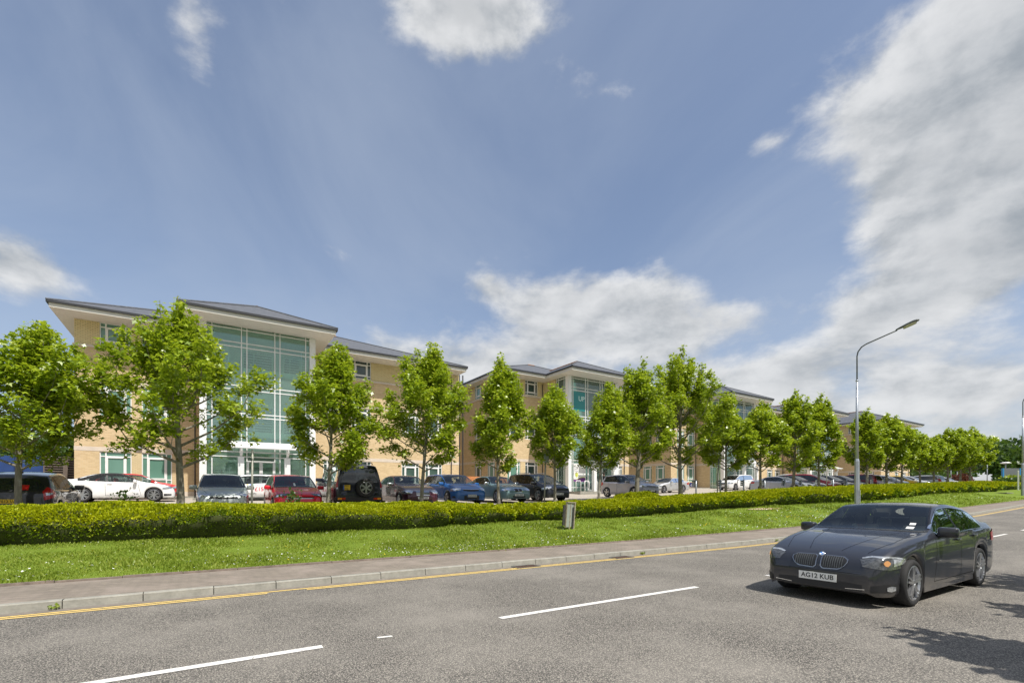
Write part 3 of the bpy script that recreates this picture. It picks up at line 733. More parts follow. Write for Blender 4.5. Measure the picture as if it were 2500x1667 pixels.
b3 = block('office_building', 'third brick office block from the left, behind the white hatchback in the open bay', 46.7, 62.4, 2.52, 51.5, 58.1,
      lw=[(47.8, 49.15), (49.7, 51.12)], rw=[(59.2, 60.6)], lside=[(.9, 2.3), (2.9, 4.3)], seed=4)
b4 = block('office_building', 'fourth brick office block, smaller in view, its roof just left of the street lamp', 62.45, 84.0, 2.56, 71.4, 78.0,
      lw=[(67.1, 68.55), (69.1, 70.55)], rw=[(79.0, 80.4), (81.2, 82.6)], seed=5)
b5 = block('office_building', 'farthest brick office wing, behind the tree row right of the street lamp', 90.2, 101.6, 2.7, y0=32.8,
      lw=[(92.0, 93.4), (95.5, 96.9), (98.6, 100.0)], lside=[(.9, 2.3), (3.2, 4.6)], seed=6)
# wall fittings on the first block
def on_wall(name, label, cat, u, z, build, y=38.0):
    o = empty(name, (u, y, z), label=label, cat=cat); build(o); return o
def alarm(o):
    MB().lathe([(0, -.16), (.16, -.15), (.20, -.08), (.20, 0)], axis='y', n=20).build('housing', M['white'], o, True)
    MB().prism([(-.07, -.05), (.07, -.05), (0, .08)], -.175, -.155).build('emblem', M['terracotta'], o)
on_wall('alarm_box', 'round white alarm box with small red triangle, above the floodlight on brick', 'alarm box', -3.32, 5.06, alarm)
on_wall('alarm_box', 'round white alarm box alone on the wall right of the nearest glass tower', 'alarm box', 10.59, 4.97, alarm)
def flood(o):
    MB().box(-.16, .16, -.16, -.02, -.14, .14).build('housing', M['black'], o, bevel=.01)
    MB().box(-.13, .13, -.175, -.162, -.09, .11).build('glass', M['lamp_clear'], o)
on_wall('floodlight', 'square floodlight fixed under the left round alarm box', 'light', -3.30, 4.66, flood)
def bullet(o):
    MB().tube([(0, 0, 0), (0, -.18, .02)], .02, 6).build('bracket', M['galv_dark'], o)
    MB().tube([(.03, -.14, .03), (-.18, -.30, -.02)], .055, 8).build('housing', M['galv_dark'], o)
on_wall('security_camera', 'small dark camera high on the left end of the nearest brick block', 'camera', -5.55, 9.72, bullet)
on_wall('security_camera', 'small dark camera on the brick wall left of the fourth glass tower', 'camera', 71.2, 5.0, bullet)
# writing in the second tower: teal film with white letters, banner with logo
yt = 38 - 3.7 + .10
sgn = empty('window_sign', (29.55, yt + .03, 10.5), label='teal window film with white letters UP high in the second glass tower', cat='sign')
MB().box(-.70, .70, -.004, 0, -1.0, .75).build('film', plain('teal_film', (.02, .22, .22), .3, var=.05), sgn)
tm = link_mesh('letters', text_mesh('UP', .62), plain('pale_letters', (.62, .80, .76), .5, var=.02), sgn); tm.rotation_euler = (PI / 2, 0, 0); tm.location = (.22, -.012, .12)
bn = empty('banner', (29.52, yt + .02, 3.78), label='white banner with yellow disc and purple wave in the second tower window', cat='banner')
MB().box(-.70, .70, -.006, 0, -.86, .80).build('sheet', M['white'], bn)
wv = [(-.70 + 1.4 * k / 14, -.55 - .10 * math.sin(1.0 + 4.6 * k / 14)) for k in range(15)]
MB().prism([(x, z + .055) for x, z in wv] + [(.70, -.6), (-.70, -.6)], -.011, -.007).build('yellow_wave', plain('lime_print', (.62, .68, .12), .5, var=.03), bn)
MB().prism(wv + [(.70, -.84), (-.70, -.84)], -.016, -.0112).build('purple_wave', plain('purple_print', (.16, .04, .22), .5, var=.03), bn)
dsc = [(-.35 + .18 * math.cos(a), -.20 + .24 * math.sin(a)) for a in np.linspace(0, 2 * PI, 25)[:-1]]
MB().prism(dsc, -.012, -.007).build('yellow_disc', bpy.data.materials['lime_print'], bn)
MB().prism([(-.35 + .17 * math.cos(a), -.20 + .23 * math.sin(a)) for a in np.linspace(1.0, 2.9, 12)] + [(-.46, -.08)], -.017, -.0125).box(-.50, -.33, -.017, -.0125, -.21, -.19).box(-.47, -.38, -.017, -.0125, -.30, -.275).build('dark_mark', bpy.data.materials['purple_print'], bn)
gp = plain('grey_print', (.34, .33, .37), .6, var=.03)
for i, s_ in enumerate(('Independent', 'Medical', 'Practice')):
    t = link_mesh('text_line', text_mesh(s_, .135), gp, bn); t.rotation_euler = (PI / 2, 0, 0); t.location = (-.30 if i == 0 else -.42, -.012, .52 - .18 * i)
# small blue sign by third tower
sg = empty('wall_sign', (50.6, 37.9, 3.0), label='small dark blue notice low on the wall left of the third tower', cat='sign')
MB().box(-.55, .55, 0, .04, -.25, .25).build('board', plain('navy_board', (.02, .03, .16), .4, var=.05), sg)
MB().box(-.45, .45, -.006, 0, -.14, -.08).box(-.3, .2, -.006, 0, .04, .09).build('lettering', M['white'], sg)
# hoop rails by second entrance
for k, u in enumerate((28.35, 29.35, 30.35)):
    t = empty('hoop_rail', (u, 33.2, 2.02), label=['leftmost', 'middle', 'rightmost'][k] + ' white hoop rail left of the second entrance', cat='rail', group='white hoop rails at the second entrance')
    MB().tube([(-.28, 0, 0), (-.28, 0, .85), (-.22, 0, .95), (.22, 0, .95), (.28, 0, .85), (.28, 0, 0)], .035, 8).build('hoop', M['white'], t, True)
# timber screen between first and second block
fe = empty('timber_fence', (19.3, 37.6, 1.7), label='orange timber fence closing the gap between the first two office blocks', cat='fence')
b = MB()
for k in range(26): x = .1 + k * .16; b.box(x, x + .15, 0, .03, .02, 1.62 + random.uniform(-.01, .01))
b.build('boards', plain('orange_timber', (.50, .20, .07), .8, var=.25, vs=2.5), fe)
MB().box(0, 4.3, .03, .08, .3, .4).box(0, 4.3, .03, .08, 1.2, 1.3).box(2.0, 2.1, -.05, -.002, 0, 1.68).build('frame', plain('timber_rail', (.36, .16, .06), .8), fe)
for x in (19.0, 19.35): po = MB().tube([(x, 38.2, 1.4), (x, 38.2, 12.2)], .055, 8).build('downpipe', M['gutter'], b1); po.location = (6.35, -38, -1.5)
# ------------------------------------------------------------------ foliage
def rand_rot(n, up=.0, r=rng):
    """n random rotation matrices; up>0 biases the local z axis upwards"""
    z = r.normal(size=(n, 3)); z[:, 2] = np.abs(z[:, 2]) * (1 + up) + up; z /= np.linalg.norm(z, axis=1)[:, None]
    a = r.normal(size=(n, 3)); x = a - (a * z).sum(1)[:, None] * z; x /= np.linalg.norm(x, axis=1)[:, None]
    y = np.cross(z, x); return np.stack([x, y, z], 2)
LEAF8 = np.array([(0, 0, 0), (.30, -.12, .0), (.42, -.42, -.06), (.62, -.16, .02), (1.0, 0, -.14), (.62, .16, .02), (.42, .42, -.06), (.30, .12, .0)])
LEAF4 = np.array([(0, 0, 0), (.5, -.36, -.05), (1.0, 0, -.14), (.5, .36, -.05)])
def leaf_mesh(name, P, size, shape, R):
    k = len(shape); V = np.einsum('nij,kj->nki', R, shape) * size[:, None, None] + P[:, None, :]
    F = np.arange(len(P) * k).reshape(-1, k); return np_mesh(name, V.reshape(-1, 3), F)
def tree(u, v, h, r, label, base=2.0, seed=0, lean=(.0, 0), nleaf=None, ls=.15, shape=LEAF8, fingers=4, tr=.10, z=None, m='leaf', name='maple_tree', group='young maples planted behind the hedge', cat='tree', dens=1.0, top=.12):
    R_ = random.Random(seed); rg = np.random.default_rng(seed + 100)
    z = h1(u, v) if z is None else z
    t = empty(name, (u, v, z), label=label, cat=cat, group=group)
    wood = MB(); lx, ly = lean
    def trunk_at(s): return Vector((lx * s * s + .06 * math.sin(s * 5 + seed), ly * s * s + .05 * math.sin(s * 4 + seed * 2), h * .90 * s))
    tp = [trunk_at(k / 10) for k in range(11)]
    wood.tube(tp, [tr * (1.3 if k == 0 else 1) * (1 - .088 * k) for k in range(11)], 9, cap=False)
    C = []                                                     # leaf clumps: centre, radius, flatness
    n = int(17 + 4.5 * r)
    prof = pchip([(0, .60), (.10, .88), (.26, 1.0), (.46, .84), (.64, .58), (.82, .34), (1, .16)])
    lob = [R_.uniform(.70, 1.22) for _ in range(7)]
    for i in range(n):
        s = (i + R_.random() * .9) / n; z0 = base * .86 + (h * .80 - base * .86) * s; p0 = trunk_at(z0 / (h * .90))
        a = i * 2.4 + R_.uniform(-.45, .45); q7 = (a / (2 * PI) * 7) % 7; lb = lob[int(q7)] * (1 - q7 % 1) + lob[(int(q7) + 1) % 7] * (q7 % 1)
        env = r * float(prof(s)) * (1 - top * s) * R_.uniform(.72, 1.08) * (.45 + .55 * lb); rise = env * R_.uniform(.55, 1.05) + .10 + .55 * s
        d = Vector((math.cos(a), math.sin(a), 0)); sid = Vector((-d.y, d.x, 0)) * R_.uniform(-.25, .25) * env
        pts = [p0, p0 + d * env * .42 + Vector((0, 0, rise * .26)), p0 + d * env * .80 + sid * .5 + Vector((0, 0, rise * .58)), p0 + d * env + sid + Vector((lx * .16, ly * .1, rise * 1.08))]
        rr = tr * .40 * (1 - .6 * s); wood.tube(pts, [rr, rr * .7, rr * .42, rr * .12], 5, cap=False)
        nb = 4 + int(env * 2.6)
        for k in range(nb):
            q = .34 + .66 * (k + .7 * R_.random()) / nb; j = min(2, int(q * 3)); p = pts[j].lerp(pts[j + 1], min(1, q * 3 - j))
            sd = Vector((R_.uniform(-1, 1), R_.uniform(-1, 1), R_.uniform(-.2, .95))).normalized() * env * R_.uniform(.20, .42) * (1.1 - .45 * q)
            e = p + sd; C.append((e, R_.uniform(.15, .27), .72)); 
            if q > .5: C.append((p.lerp(e, .45), R_.uniform(.12, .20), .7))
            wood.tube([p, e], [rr * .28, rr * .07], 3, cap=False)
        for k in range(3): C.append((pts[3] + Vector((0, 0, .14 * k)), .18 - .035 * k, .9))
    for i in range(fingers + 2):
        a = i * 2.2 + seed; rad = r * .42 * (i > 0) * R_.uniform(.6, 1.35); H0 = h * R_.uniform(.58, .68); H1 = h * (1.0 if i == 0 else R_.uniform(.80, .95))
        c0 = trunk_at(.74) + Vector((math.cos(a) * rad * .8, math.sin(a) * rad * .8, 0)); c0.z = H0; c1 = c0 + Vector((math.cos(a) * rad * .28 + lx * .16, math.sin(a) * rad * .22, H1 - H0))
        wood.tube([trunk_at(.56), c0, c1], [tr * .3, tr * .18, tr * .05], 5, cap=False); L = (c1 - c0).length; nk = max(4, int(L / .15))
        for k in range(nk): q = (k + .5 * R_.random()) / nk; C.append((c0.lerp(c1, q) + Vector((R_.uniform(-.08, .08), R_.uniform(-.08, .08), 0)) * (1.3 - q), .21 * (1.12 - .62 * q), .8))
    wood.build('trunk', M['bark'], t, True, recalc=False)
    T = np.array([tuple(c[0]) for c in C]); TR = np.array([c[1] for c in C]); FL = np.array([c[2] for c in C])
    per = dens * 2000 * (.15 / ls) ** 1.6; cnt = np.maximum(8, (per * TR ** 2 * (.7 + .3 * rg.random(len(C)))).astype(int))
    if nleaf: cnt = np.maximum(3, (cnt * nleaf / cnt.sum()).astype(int))
    idx = np.repeat(np.arange(len(C)), cnt); N = len(idx)
    g = np.clip(rg.normal(size=(N, 3)), -1.9, 1.9) * .62
    P = T[idx] + g * TR[idx][:, None] * np.stack([np.ones(N) * 1.15, np.ones(N) * 1.15, FL[idx]], 1)
    keep = P[:, 2] > base * .80; P = P[keep]; N = len(P)
    Rm = rand_rot(N, .60, rg); sz = ls * rg.uniform(.62, 1.25, N)
    link_mesh('crown', leaf_mesh('crown', P, sz, shape, Rm), M[m], t)
    return t
TREES = [  # u, height, radius, base, seed, lean, label, extras
 (-4.18, 5.75, 1.95, 1.75, 3, (.35, 0), 'broad dense maple, leftmost, standing in front of the black hatchback', dict(ls=.16, tr=.095, fingers=3, dens=.85)),
 (-.61, 7.15, 2.75, 1.95, 14, (.05, 0), 'widest and nearest full maple, its spire reaching above the roof of the glass tower', dict(ls=.17, tr=.125, fingers=6, dens=.72, top=.50)),
 (3.82, 6.55, 1.72, 1.75, 25, (.38, 0), 'maple in front of the black off-road car with the spare wheel', dict(ls=.16, tr=.09, fingers=3)),
 (7.47, 7.05, 1.85, 1.9, 36, (.42, .0), 'maple before the dark maroon saloon, its tip leaning right', dict(ls=.16, tr=.085, fingers=4)),
 (11.05, 6.9, 1.45, 1.8, 47, (.18, 0), 'slim maple between the bright blue car and the pale teal saloon', dict(ls=.16, tr=.08, fingers=3)),
 (14.1, 5.95, 1.38, 1.9, 58, (.15, 0), 'small rounded maple in front of the black estate car', dict(ls=.16, tr=.075, fingers=3)),
 (16.95, 6.5, 1.35, 1.7, 69, (1.15, 0), 'thin crooked maple slanting right beside the silver hatchback', dict(ls=.16, tr=.07, fingers=3)),
 (19.77, 7.9, 2.05, 1.9, 80, (.5, 0), 'stout trunked maple in front of the silver hatchback bonnet', dict(ls=.17, tr=.14, fingers=6)),
 (23.35, 9.1, 2.65, 1.9, 91, (.2, 0), 'tallest maple of the row, with several spires', dict(ls=.18, tr=.13, fingers=7)),
 (27.6, 6.1, 1.75, 1.9, 102, (.2, 0), 'maple in front of the left edge of the third glass tower', dict(ls=.18, tr=.09, fingers=3)),
 (31.51, 6.6, 1.85, 1.9, 113, (.2, 0), 'maple over the boot of the silver coupe', dict(ls=.18, tr=.1, fingers=4)),
 (35.73, 7.7, 1.95, 1.9, 124, (.2, 0), 'twin-spired maple rising over the bonnet of the silver coupe', dict(ls=.19, tr=.12, fingers=6)),
 (39.45, 7.9, 1.95, 1.9, 135, (.3, 0), 'maple left of the street lamp, in front of the red people carrier', dict(ls=.19, tr=.1, fingers=5)),
 (47.46, 7.3, 1.95, 1.9, 146, (.2, 0), 'first maple right of the street lamp', dict(ls=.2, tr=.12, fingers=4)),
 (51.49, 7.2, 2.0, 1.9, 157, (.2, 0), 'second maple right of the street lamp, beside the dark red car', dict(ls=.2, tr=.12, fingers=4)),
 (54.72, 6.5, 2.0, 1.9, 168, (.2, 0), 'third maple right of the street lamp, by the grey car', dict(ls=.2, tr=.11, fingers=3)),
 (59.36, 5.6, 1.8, 1.9, 179, (.2, 0), 'yellowish maple over the yellow car', dict(ls=.2, tr=.11, fingers=3)),
 (62.72, 5.5, 1.7, 1.9, 190, (.1, 0), 'low maple just right of the yellow car bonnet', dict(ls=.2, tr=.11, fingers=2)),
 (66.95, 6.6, 2.1, 1.9, 201, (.2, 0), 'third maple from the far right end of the row', dict(ls=.21, tr=.12, fingers=3)),
 (70.66, 6.9, 2.2, 1.9, 212, (.2, 0), 'maple second from the far right end of the row', dict(ls=.21, tr=.13, fingers=3)),
 (74.24, 7.3, 2.3, 1.9, 223, (.5, 0), 'last maple at the far right end of the row', dict(ls=.21, tr=.14, fingers=4)),
]
for i, (u, h, r, b, sd, ln, lab, kw) in enumerate(TREES):
    if i > 8: kw['shape'] = LEAF4
    tree(u, 18.3, h, r, lab, base=b, seed=sd, lean=ln, **kw)
# trees on the camera's side of the road: out of frame, they shade the road and show in the car windows
NTR = [(9.9, -1.9, 5.6, 1.8), (7.3, -1.7, 5.0, 1.5), (13.2, -1.6, 6.8, 2.2), (18, -3.2, 8.5, 2.8), (23.5, -3.2, 8.5, 2.8), (29, -3.0, 9, 3.0), (35, -3.2, 9, 3.0), (41, -3.5, 9, 3), (48, -3.5, 9.5, 3.2), (56, -4, 10, 3.4), (3.0, -9.5, 9, 3.2), (-6, -12, 9, 3.4), (-15, -13, 9, 3.2)]
for i, (u, v, h, r) in enumerate(NTR):
    tree(u, v, h, r, 'tree on the near verge outside the picture, ' + ['second nearest, shading the road', 'nearest the camera, shading the bottom right corner', 'third nearest, behind the charcoal saloon'][i] if i < 3 else 'leafy tree of the belt behind the camera, outside the picture', base=1.0, seed=300 + i, ls=.24, shape=LEAF4, tr=.14, z=.1, m='leaf_dark', name='verge_tree', group='trees on the near verge', nleaf=4600)

def cards(name, P, Nn, size, m, parent, spread=.8, rg=rng, asp=.30):
    """small sprays: narrow kites pointing roughly outward along Nn"""
    n = len(P); d = Nn + rg.normal(size=(n, 3)) * spread; d /= np.linalg.norm(d, axis=1)[:, None]
    a = rg.normal(size=(n, 3)); s = np.cross(d, a); s /= np.linalg.norm(s, axis=1)[:, None]
    sz = size[:, None]; w = sz * asp
    V = np.stack([P, P + d * sz * .5 - s * w, P + d * sz, P + d * sz * .5 + s * w], 1)
    return link_mesh(name, np_mesh(name, V.reshape(-1, 3), np.arange(n * 4).reshape(-1, 4)), m, parent)
ZTOP = pchip([(-20, 1.24), (-4.4, 1.27), (-2, 1.33), (6.6, 1.30), (10.2, 1.14), (14.6, 1.32), (23.7, 1.62), (32.3, 1.98), (44.3, 2.26), (62.4, 2.76), (75.4, 3.05), (90, 3.1)])
def hedge(name, label, u0, u1, dens, hh=1.0, vf=15.25, vb=17.9, seed=0, rag=.10, cs=.085, group='low golden hedge along the car park', wob=.20):
    rg = np.random.default_rng(seed + 500); zb0 = h1((u0 + u1) / 2, 16); t = empty(name, ((u0 + u1) / 2, (vf + vb) / 2, zb0), label=label, cat='hedge', group=group)
    nu = max(6, int((u1 - u0) / .16)); sc_ = hh; prof = [(.26, 0), (.10, .22), (-.06, .48), (-.10, .66), (.0, .80), (.22, .91), (.60, .98), (1.1, 1.0), (1.7, .99), (2.3, .93), (vb - vf - .02, .6), (vb - vf, .0)]
    # resample profile
    pr = []
    for (a, b), (c, d) in zip(prof[:-1], prof[1:]):
        k = max(1, int(math.hypot(c - a, (d - b) * hh) / .16))
        for j in range(k): pr.append((a + (c - a) * j / k, b + (d - b) * j / k))
    pr.append(prof[-1]); pr = np.array(pr); nk = len(pr)
    us = np.linspace(u0, u1, nu); UU, A = np.meshgrid(us, pr[:, 0]); _, B = np.meshgrid(us, pr[:, 1])
    ends = np.clip(np.minimum(UU - u0, u1 - UU) / .5, 0, 1); ends = np.sqrt(1 - (1 - ends) ** 2)
    q = np.stack([UU.ravel(), A.ravel() * 1.0, B.ravel() * hh * 1.2], 1)
    n1_ = fbm(q * np.array([.9, .9, 1.6]) + 31.7, 3, seed).reshape(UU.shape); n2_ = fbm(q * 3.3 + 5.1, 3, seed + 9).reshape(UU.shape)
    V_ = vf + A * (.6 + .4 * ends) + (1 - ends) * .5 - .26 * n1_ - .12 * n2_ * (B > .1)
    base_ = H(UU, V_); hgt = B * np.maximum(.18, ZTOP(UU) - base_) * sc_ * (1 + wob * n1_) * (.25 + .75 * ends); Z_ = base_ + hgt + rag * n2_ * B
    G = np.stack([UU, V_, Z_], -1)
    O = np.array(t.location); idx = np.arange(nk * nu).reshape(nk, nu)
    F = np.stack([idx[:-1, :-1], idx[:-1, 1:], idx[1:, 1:], idx[1:, :-1]], -1).reshape(-1, 4)
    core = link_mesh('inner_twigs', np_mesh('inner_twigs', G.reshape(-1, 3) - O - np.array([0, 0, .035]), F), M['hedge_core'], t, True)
    # sample the surface
    a = G[:-1, :-1]; b = G[:-1, 1:]; c = G[1:, 1:]; d = G[1:, :-1]; nrm = np.cross(b - a, d - a); ar = np.linalg.norm(nrm, axis=2) + 1e-9; nn = nrm / ar[..., None]
    flip = nn[..., 2] < 0; nn[flip] *= 1
    if dens > 0:
        ctr = (G[:-1, :-1] + G[1:, 1:]) / 2
        dist = np.hypot(ctr[..., 0], ctr[..., 1]); w = ar * np.where(dist < 26, 1, (26 / dist) ** 1.5); w[-3:] *= .25
        N = int(dens * (w).sum()); f = rg.choice(w.size, N, p=(w / w.sum()).ravel()); i, j = np.unravel_index(f, w.shape)
        s, r_ = rg.random((N, 1)), rg.random((N, 1))
        P = a[i, j] * (1 - s) * (1 - r_) + b[i, j] * s * (1 - r_) + c[i, j] * s * r_ + d[i, j] * (1 - s) * r_
        Nn = nn[i, j] * np.where(nn[i, j][:, 2:3] < -.3, -1, 1); out = Nn.copy(); out[:, 2] += .45
        P = P - O + Nn * (rg.random((N, 1)) * .05 - .035)
        sz = cs * rg.uniform(.6, 1.35, N) * np.clip(np.hypot(P[:, 0] + O[0], P[:, 1] + O[1]) / 22, 1, 2.2)
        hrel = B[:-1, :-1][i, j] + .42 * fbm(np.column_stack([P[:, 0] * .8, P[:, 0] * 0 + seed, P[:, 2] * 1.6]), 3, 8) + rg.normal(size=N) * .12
        gr = (hrel < .52) & (A[:-1, :-1][i, j] < .8); gr |= rg.random(N) < .06  # low front sprays take the darker leaf colour that paints in the shade
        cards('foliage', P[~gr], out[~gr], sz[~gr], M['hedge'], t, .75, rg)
        cards('shade_tinted_foliage', P[gr], out[gr], sz[gr], M['hedge_shade_green'], t, .8, rg)
    return t
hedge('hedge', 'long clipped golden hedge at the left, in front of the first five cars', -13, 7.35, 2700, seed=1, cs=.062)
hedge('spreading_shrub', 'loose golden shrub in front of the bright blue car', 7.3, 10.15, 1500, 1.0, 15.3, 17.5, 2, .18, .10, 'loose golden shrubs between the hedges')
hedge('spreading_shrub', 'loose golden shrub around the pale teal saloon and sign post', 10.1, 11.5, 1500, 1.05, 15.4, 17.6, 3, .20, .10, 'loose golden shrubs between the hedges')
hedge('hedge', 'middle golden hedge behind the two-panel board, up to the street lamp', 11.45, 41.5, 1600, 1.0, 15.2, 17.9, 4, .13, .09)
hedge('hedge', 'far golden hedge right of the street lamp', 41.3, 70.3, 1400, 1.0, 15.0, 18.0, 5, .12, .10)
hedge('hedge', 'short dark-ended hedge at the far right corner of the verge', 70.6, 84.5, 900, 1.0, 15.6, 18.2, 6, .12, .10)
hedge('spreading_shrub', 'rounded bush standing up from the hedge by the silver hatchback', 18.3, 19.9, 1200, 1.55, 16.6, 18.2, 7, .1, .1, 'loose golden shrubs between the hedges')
# grass blades, daisies, buttercups
def strip_pts(n, u0, u1, v0, v1, rg, fall=9.0):
    P = []
    while len(P) < n:
        u = rg.uniform(u0, u1, n * 3); v = rg.uniform(v0, v1, n * 3); d = np.hypot(u, v); k = rg.random(n * 3) < np.minimum(1, (fall / d) ** 2.0)
        P += list(zip(u[k], v[k]))
    return np.array(P[:n])
rg = np.random.default_rng(5)
P2 = strip_pts(120000, -9, 60, 11.07, 15.6, rg, 12); n = len(P2)
dd = np.hypot(P2[:, 0], P2[:, 1]); Z = VZ(P2[:, 0], P2[:, 1]); P = np.column_stack([P2, Z]); cl = fbm(np.column_stack([P2 * .9, P2[:, 0] * 0]), 3, 77); sz = .055 * np.clip(dd / 14, 1, 3) ** .6 * rg.uniform(.6, 1.4, n) * np.clip(1 + 1.1 * cl, .35, 2)
up = np.tile([0, 0, 1.0], (n, 1)); g = cards('grass_blades', P, up, sz, M['blade'], None, .45, rg, .16); tag(g, 'short green grass blades on the verge', 'grass', kind='stuff')
def flowers(name, n, m, size, seed, label, bands):
    rg = np.random.default_rng(seed); C = []
    for u0, u1, v0, v1, k, cl in bands:
        cc = strip_pts(max(2, k // cl), u0, u1, v0, v1, rg, 16); q = np.repeat(cc, cl, 0) + rg.normal(size=(len(cc) * cl, 2)) * np.array([.35, .14]); C.append(q)
    q = np.concatenate(C); q = q[(q[:, 1] > 11.2) & (q[:, 1] < 15.5)]; n = len(q)
    z = VZ(q[:, 0], q[:, 1]) + .05; c = np.column_stack([q, z]); d = np.hypot(q[:, 0], q[:, 1]); s = size * rg.uniform(.7, 1.3, n) * np.clip(d / 18, 1, 1.8)
    tl = rg.normal(size=(n, 2)) * .35; a = np.linspace(0, 2 * PI, 7)[:-1]
    V = c[:, None, :] + np.stack([np.cos(a)[None] * s[:, None], np.sin(a)[None] * s[:, None], (np.cos(a)[None] * tl[:, :1] + np.sin(a)[None] * (tl[:, 1:] - .3)) * s[:, None]], -1)
    o = link_mesh(name, np_mesh(name, V.reshape(-1, 3), np.arange(n * 6).reshape(-1, 6)), m); tag(o, label, 'flowers', kind='stuff')
flowers('daisies', 0, plain('daisy_petal', (.80, .80, .78), .7, var=.05), .015, 21, 'white daisies dotted over the grass verge', [(-6, 30, 11.2, 12.3, 760, 5), (-6, 40, 11.3, 15, 760, 3), (1, 8, 11.3, 12, 200, 6), (26, 32, 11.6, 12.6, 160, 14), (20, 60, 11.3, 14, 300, 4)])
flowers('buttercups', 0, plain('buttercup_petal', (.75, .55, .02), .6, var=.1), .015, 22, 'yellow buttercups among the grass of the verge', [(0, 12, 11.3, 15, 240, 4), (10, 32, 11.6, 14.5, 330, 8), (18, 30, 12.3, 13.2, 130, 10), (-6, 2, 11.5, 15, 24, 2)])
# worn bare patch in the verge
a = np.linspace(0, 2 * PI, 25)[:-1]; pts = [(25.6 + 1.5 * math.cos(t) * (1 + .15 * math.sin(3 * t)), 14.55 + .20 * math.sin(t) - .10 * math.cos(t)) for t in a]
o = MB().quad(*[(x, y, float(VZ(x, y)) + .035) for x, y in pts]).build('bare_patch', plain('dry_earth', (.42, .32, .22), .95, var=.2, vs=9), recalc=False); tag(o, kind='structure')
# mounds of foliage further off
def bush_blob(parent, c, rad, n, size, m, rg, flat=.85):
    d = rg.normal(size=(n, 3)); d /= np.linalg.norm(d, axis=1)[:, None]; d[:, 2] = np.abs(d[:, 2])
    r = 1 + .28 * fbm(d * 2.3 + np.array(c) * 3.1, 3, 4)
    P = np.array(c) + d * np.array(rad) * r[:, None] * rg.uniform(.72, 1.0, (n, 1)); return P, d
def far_tree(u, v, h, r, label, m='leaf_dark', seed=0, n=2600, cs=.42, name='far_tree', z=None, group='distant trees', cat='tree'):
    rg = np.random.default_rng(seed + 900); z = h1(u, v) if z is None else z; t = empty(name, (u, v, z), label=label, cat=cat, group=group)
    MB().tube([(0, 0, 0), (.1, 0, h * .7)], [min(.16 + .02 * h, r * .08), min(.08, r * .03)], 6).build('trunk', M['bark'], t, True, recalc=False)
    Ps = []; Ds = []
    k = 9
    for i in range(k):
        a = 2.4 * i; q = .55 * r * (i > 0); c = (math.cos(a) * q, math.sin(a) * q, h * (.30 + .42 * ((i * 7) % k) / k)); s = r * (.5 + .15 * ((i * 5) % 3))
        P, D_ = bush_blob(None, c, (s, s, h * .27), n // k, cs, m, rg); Ps.append(P); Ds.append(D_)
    P = np.concatenate(Ps); D_ = np.concatenate(Ds)
    cards('crown', P, D_, cs * rg.uniform(.6, 1.4, len(P)), M[m], t, .9, rg, .45)
    return t
FT = [(-14.5, 62, 7.5, 3.6), (-10.6, 52, 5.2, 2.4), (-18, 55, 7, 3.5), (-24, 60, 8, 4), (-31, 64, 8, 4)]
for i, (u, v, h, r) in enumerate(FT): far_tree(u, v, h, r, ['dark tree behind the blue container and brown louvres', 'bushy tree filling the gap beside the left end of the nearest block', 'tree behind the blue container, left part', 'tree beyond the left edge', 'outermost left background tree'][i], seed=i, m='leaf_dark', group='trees behind the blue container')
rr = random.Random(4)
for i in range(16):
    u = 128 + i * 9.5 + rr.uniform(-3, 3); v = 36 + rr.uniform(-8, 6) + (i % 3) * 9 - 3
    far_tree(u, v, rr.uniform(8.5, 12.5), rr.uniform(4.5, 6.5), 'distant green tree of the belt beyond the far car park', seed=40 + i, m='leaf_dark', n=2000, cs=.75, group='tree belt on the right horizon')
for i, (u, v, h, r, m_, lab) in enumerate([(97, 25.3, 2.4, 1.3, 'leaf_red', 'copper-leaved bush beyond the last parked cars'), (91, 27.0, 3.4, 1.9, 'leaf_dark', 'larger dark bush behind the silver estate'), (100, 19.5, 2.0, 1.7, 'leaf', 'bright green bush beside the copper bush'), (92, 18.3, 1.5, 1.5, 'leaf_dark', 'low dark bush at the foot of the last maple'), (128, 19, 4.5, 2.2, 'leaf', 'light green small tree behind the red car at far right')]):
    far_tree(u, v, h, r, lab, m_, 80 + i, 1500, .28, 'bush', group='bushes beyond the car park', cat='bush')
for i, (u, lab) in enumerate([(-1.9, 'small dark weed sprouting above the hedge below the white convertible'), (2.6, 'tuft of weeds by the foot of the first sign post')]):
    far_tree(u, 17.9, 1.25, .28, lab, 'leaf_dark', 95 + i, 150, .09, 'weed', group='weeds in the hedge', cat='weed')

for i, (u, lab) in enumerate([(-1.75, 'ochre weed tuft growing in the gutter at the lower left'), (10.1, 'small weed at a kerb joint right of the iron grates'), (16.8, 'small weed against the kerb left of the charcoal saloon')]):
    far_tree(u, 9.17, .05, .06, lab, 'blade', 120 + i, 50, .035, 'weed', z=float(zr(u)), group='weeds in the gutter', cat='weed')
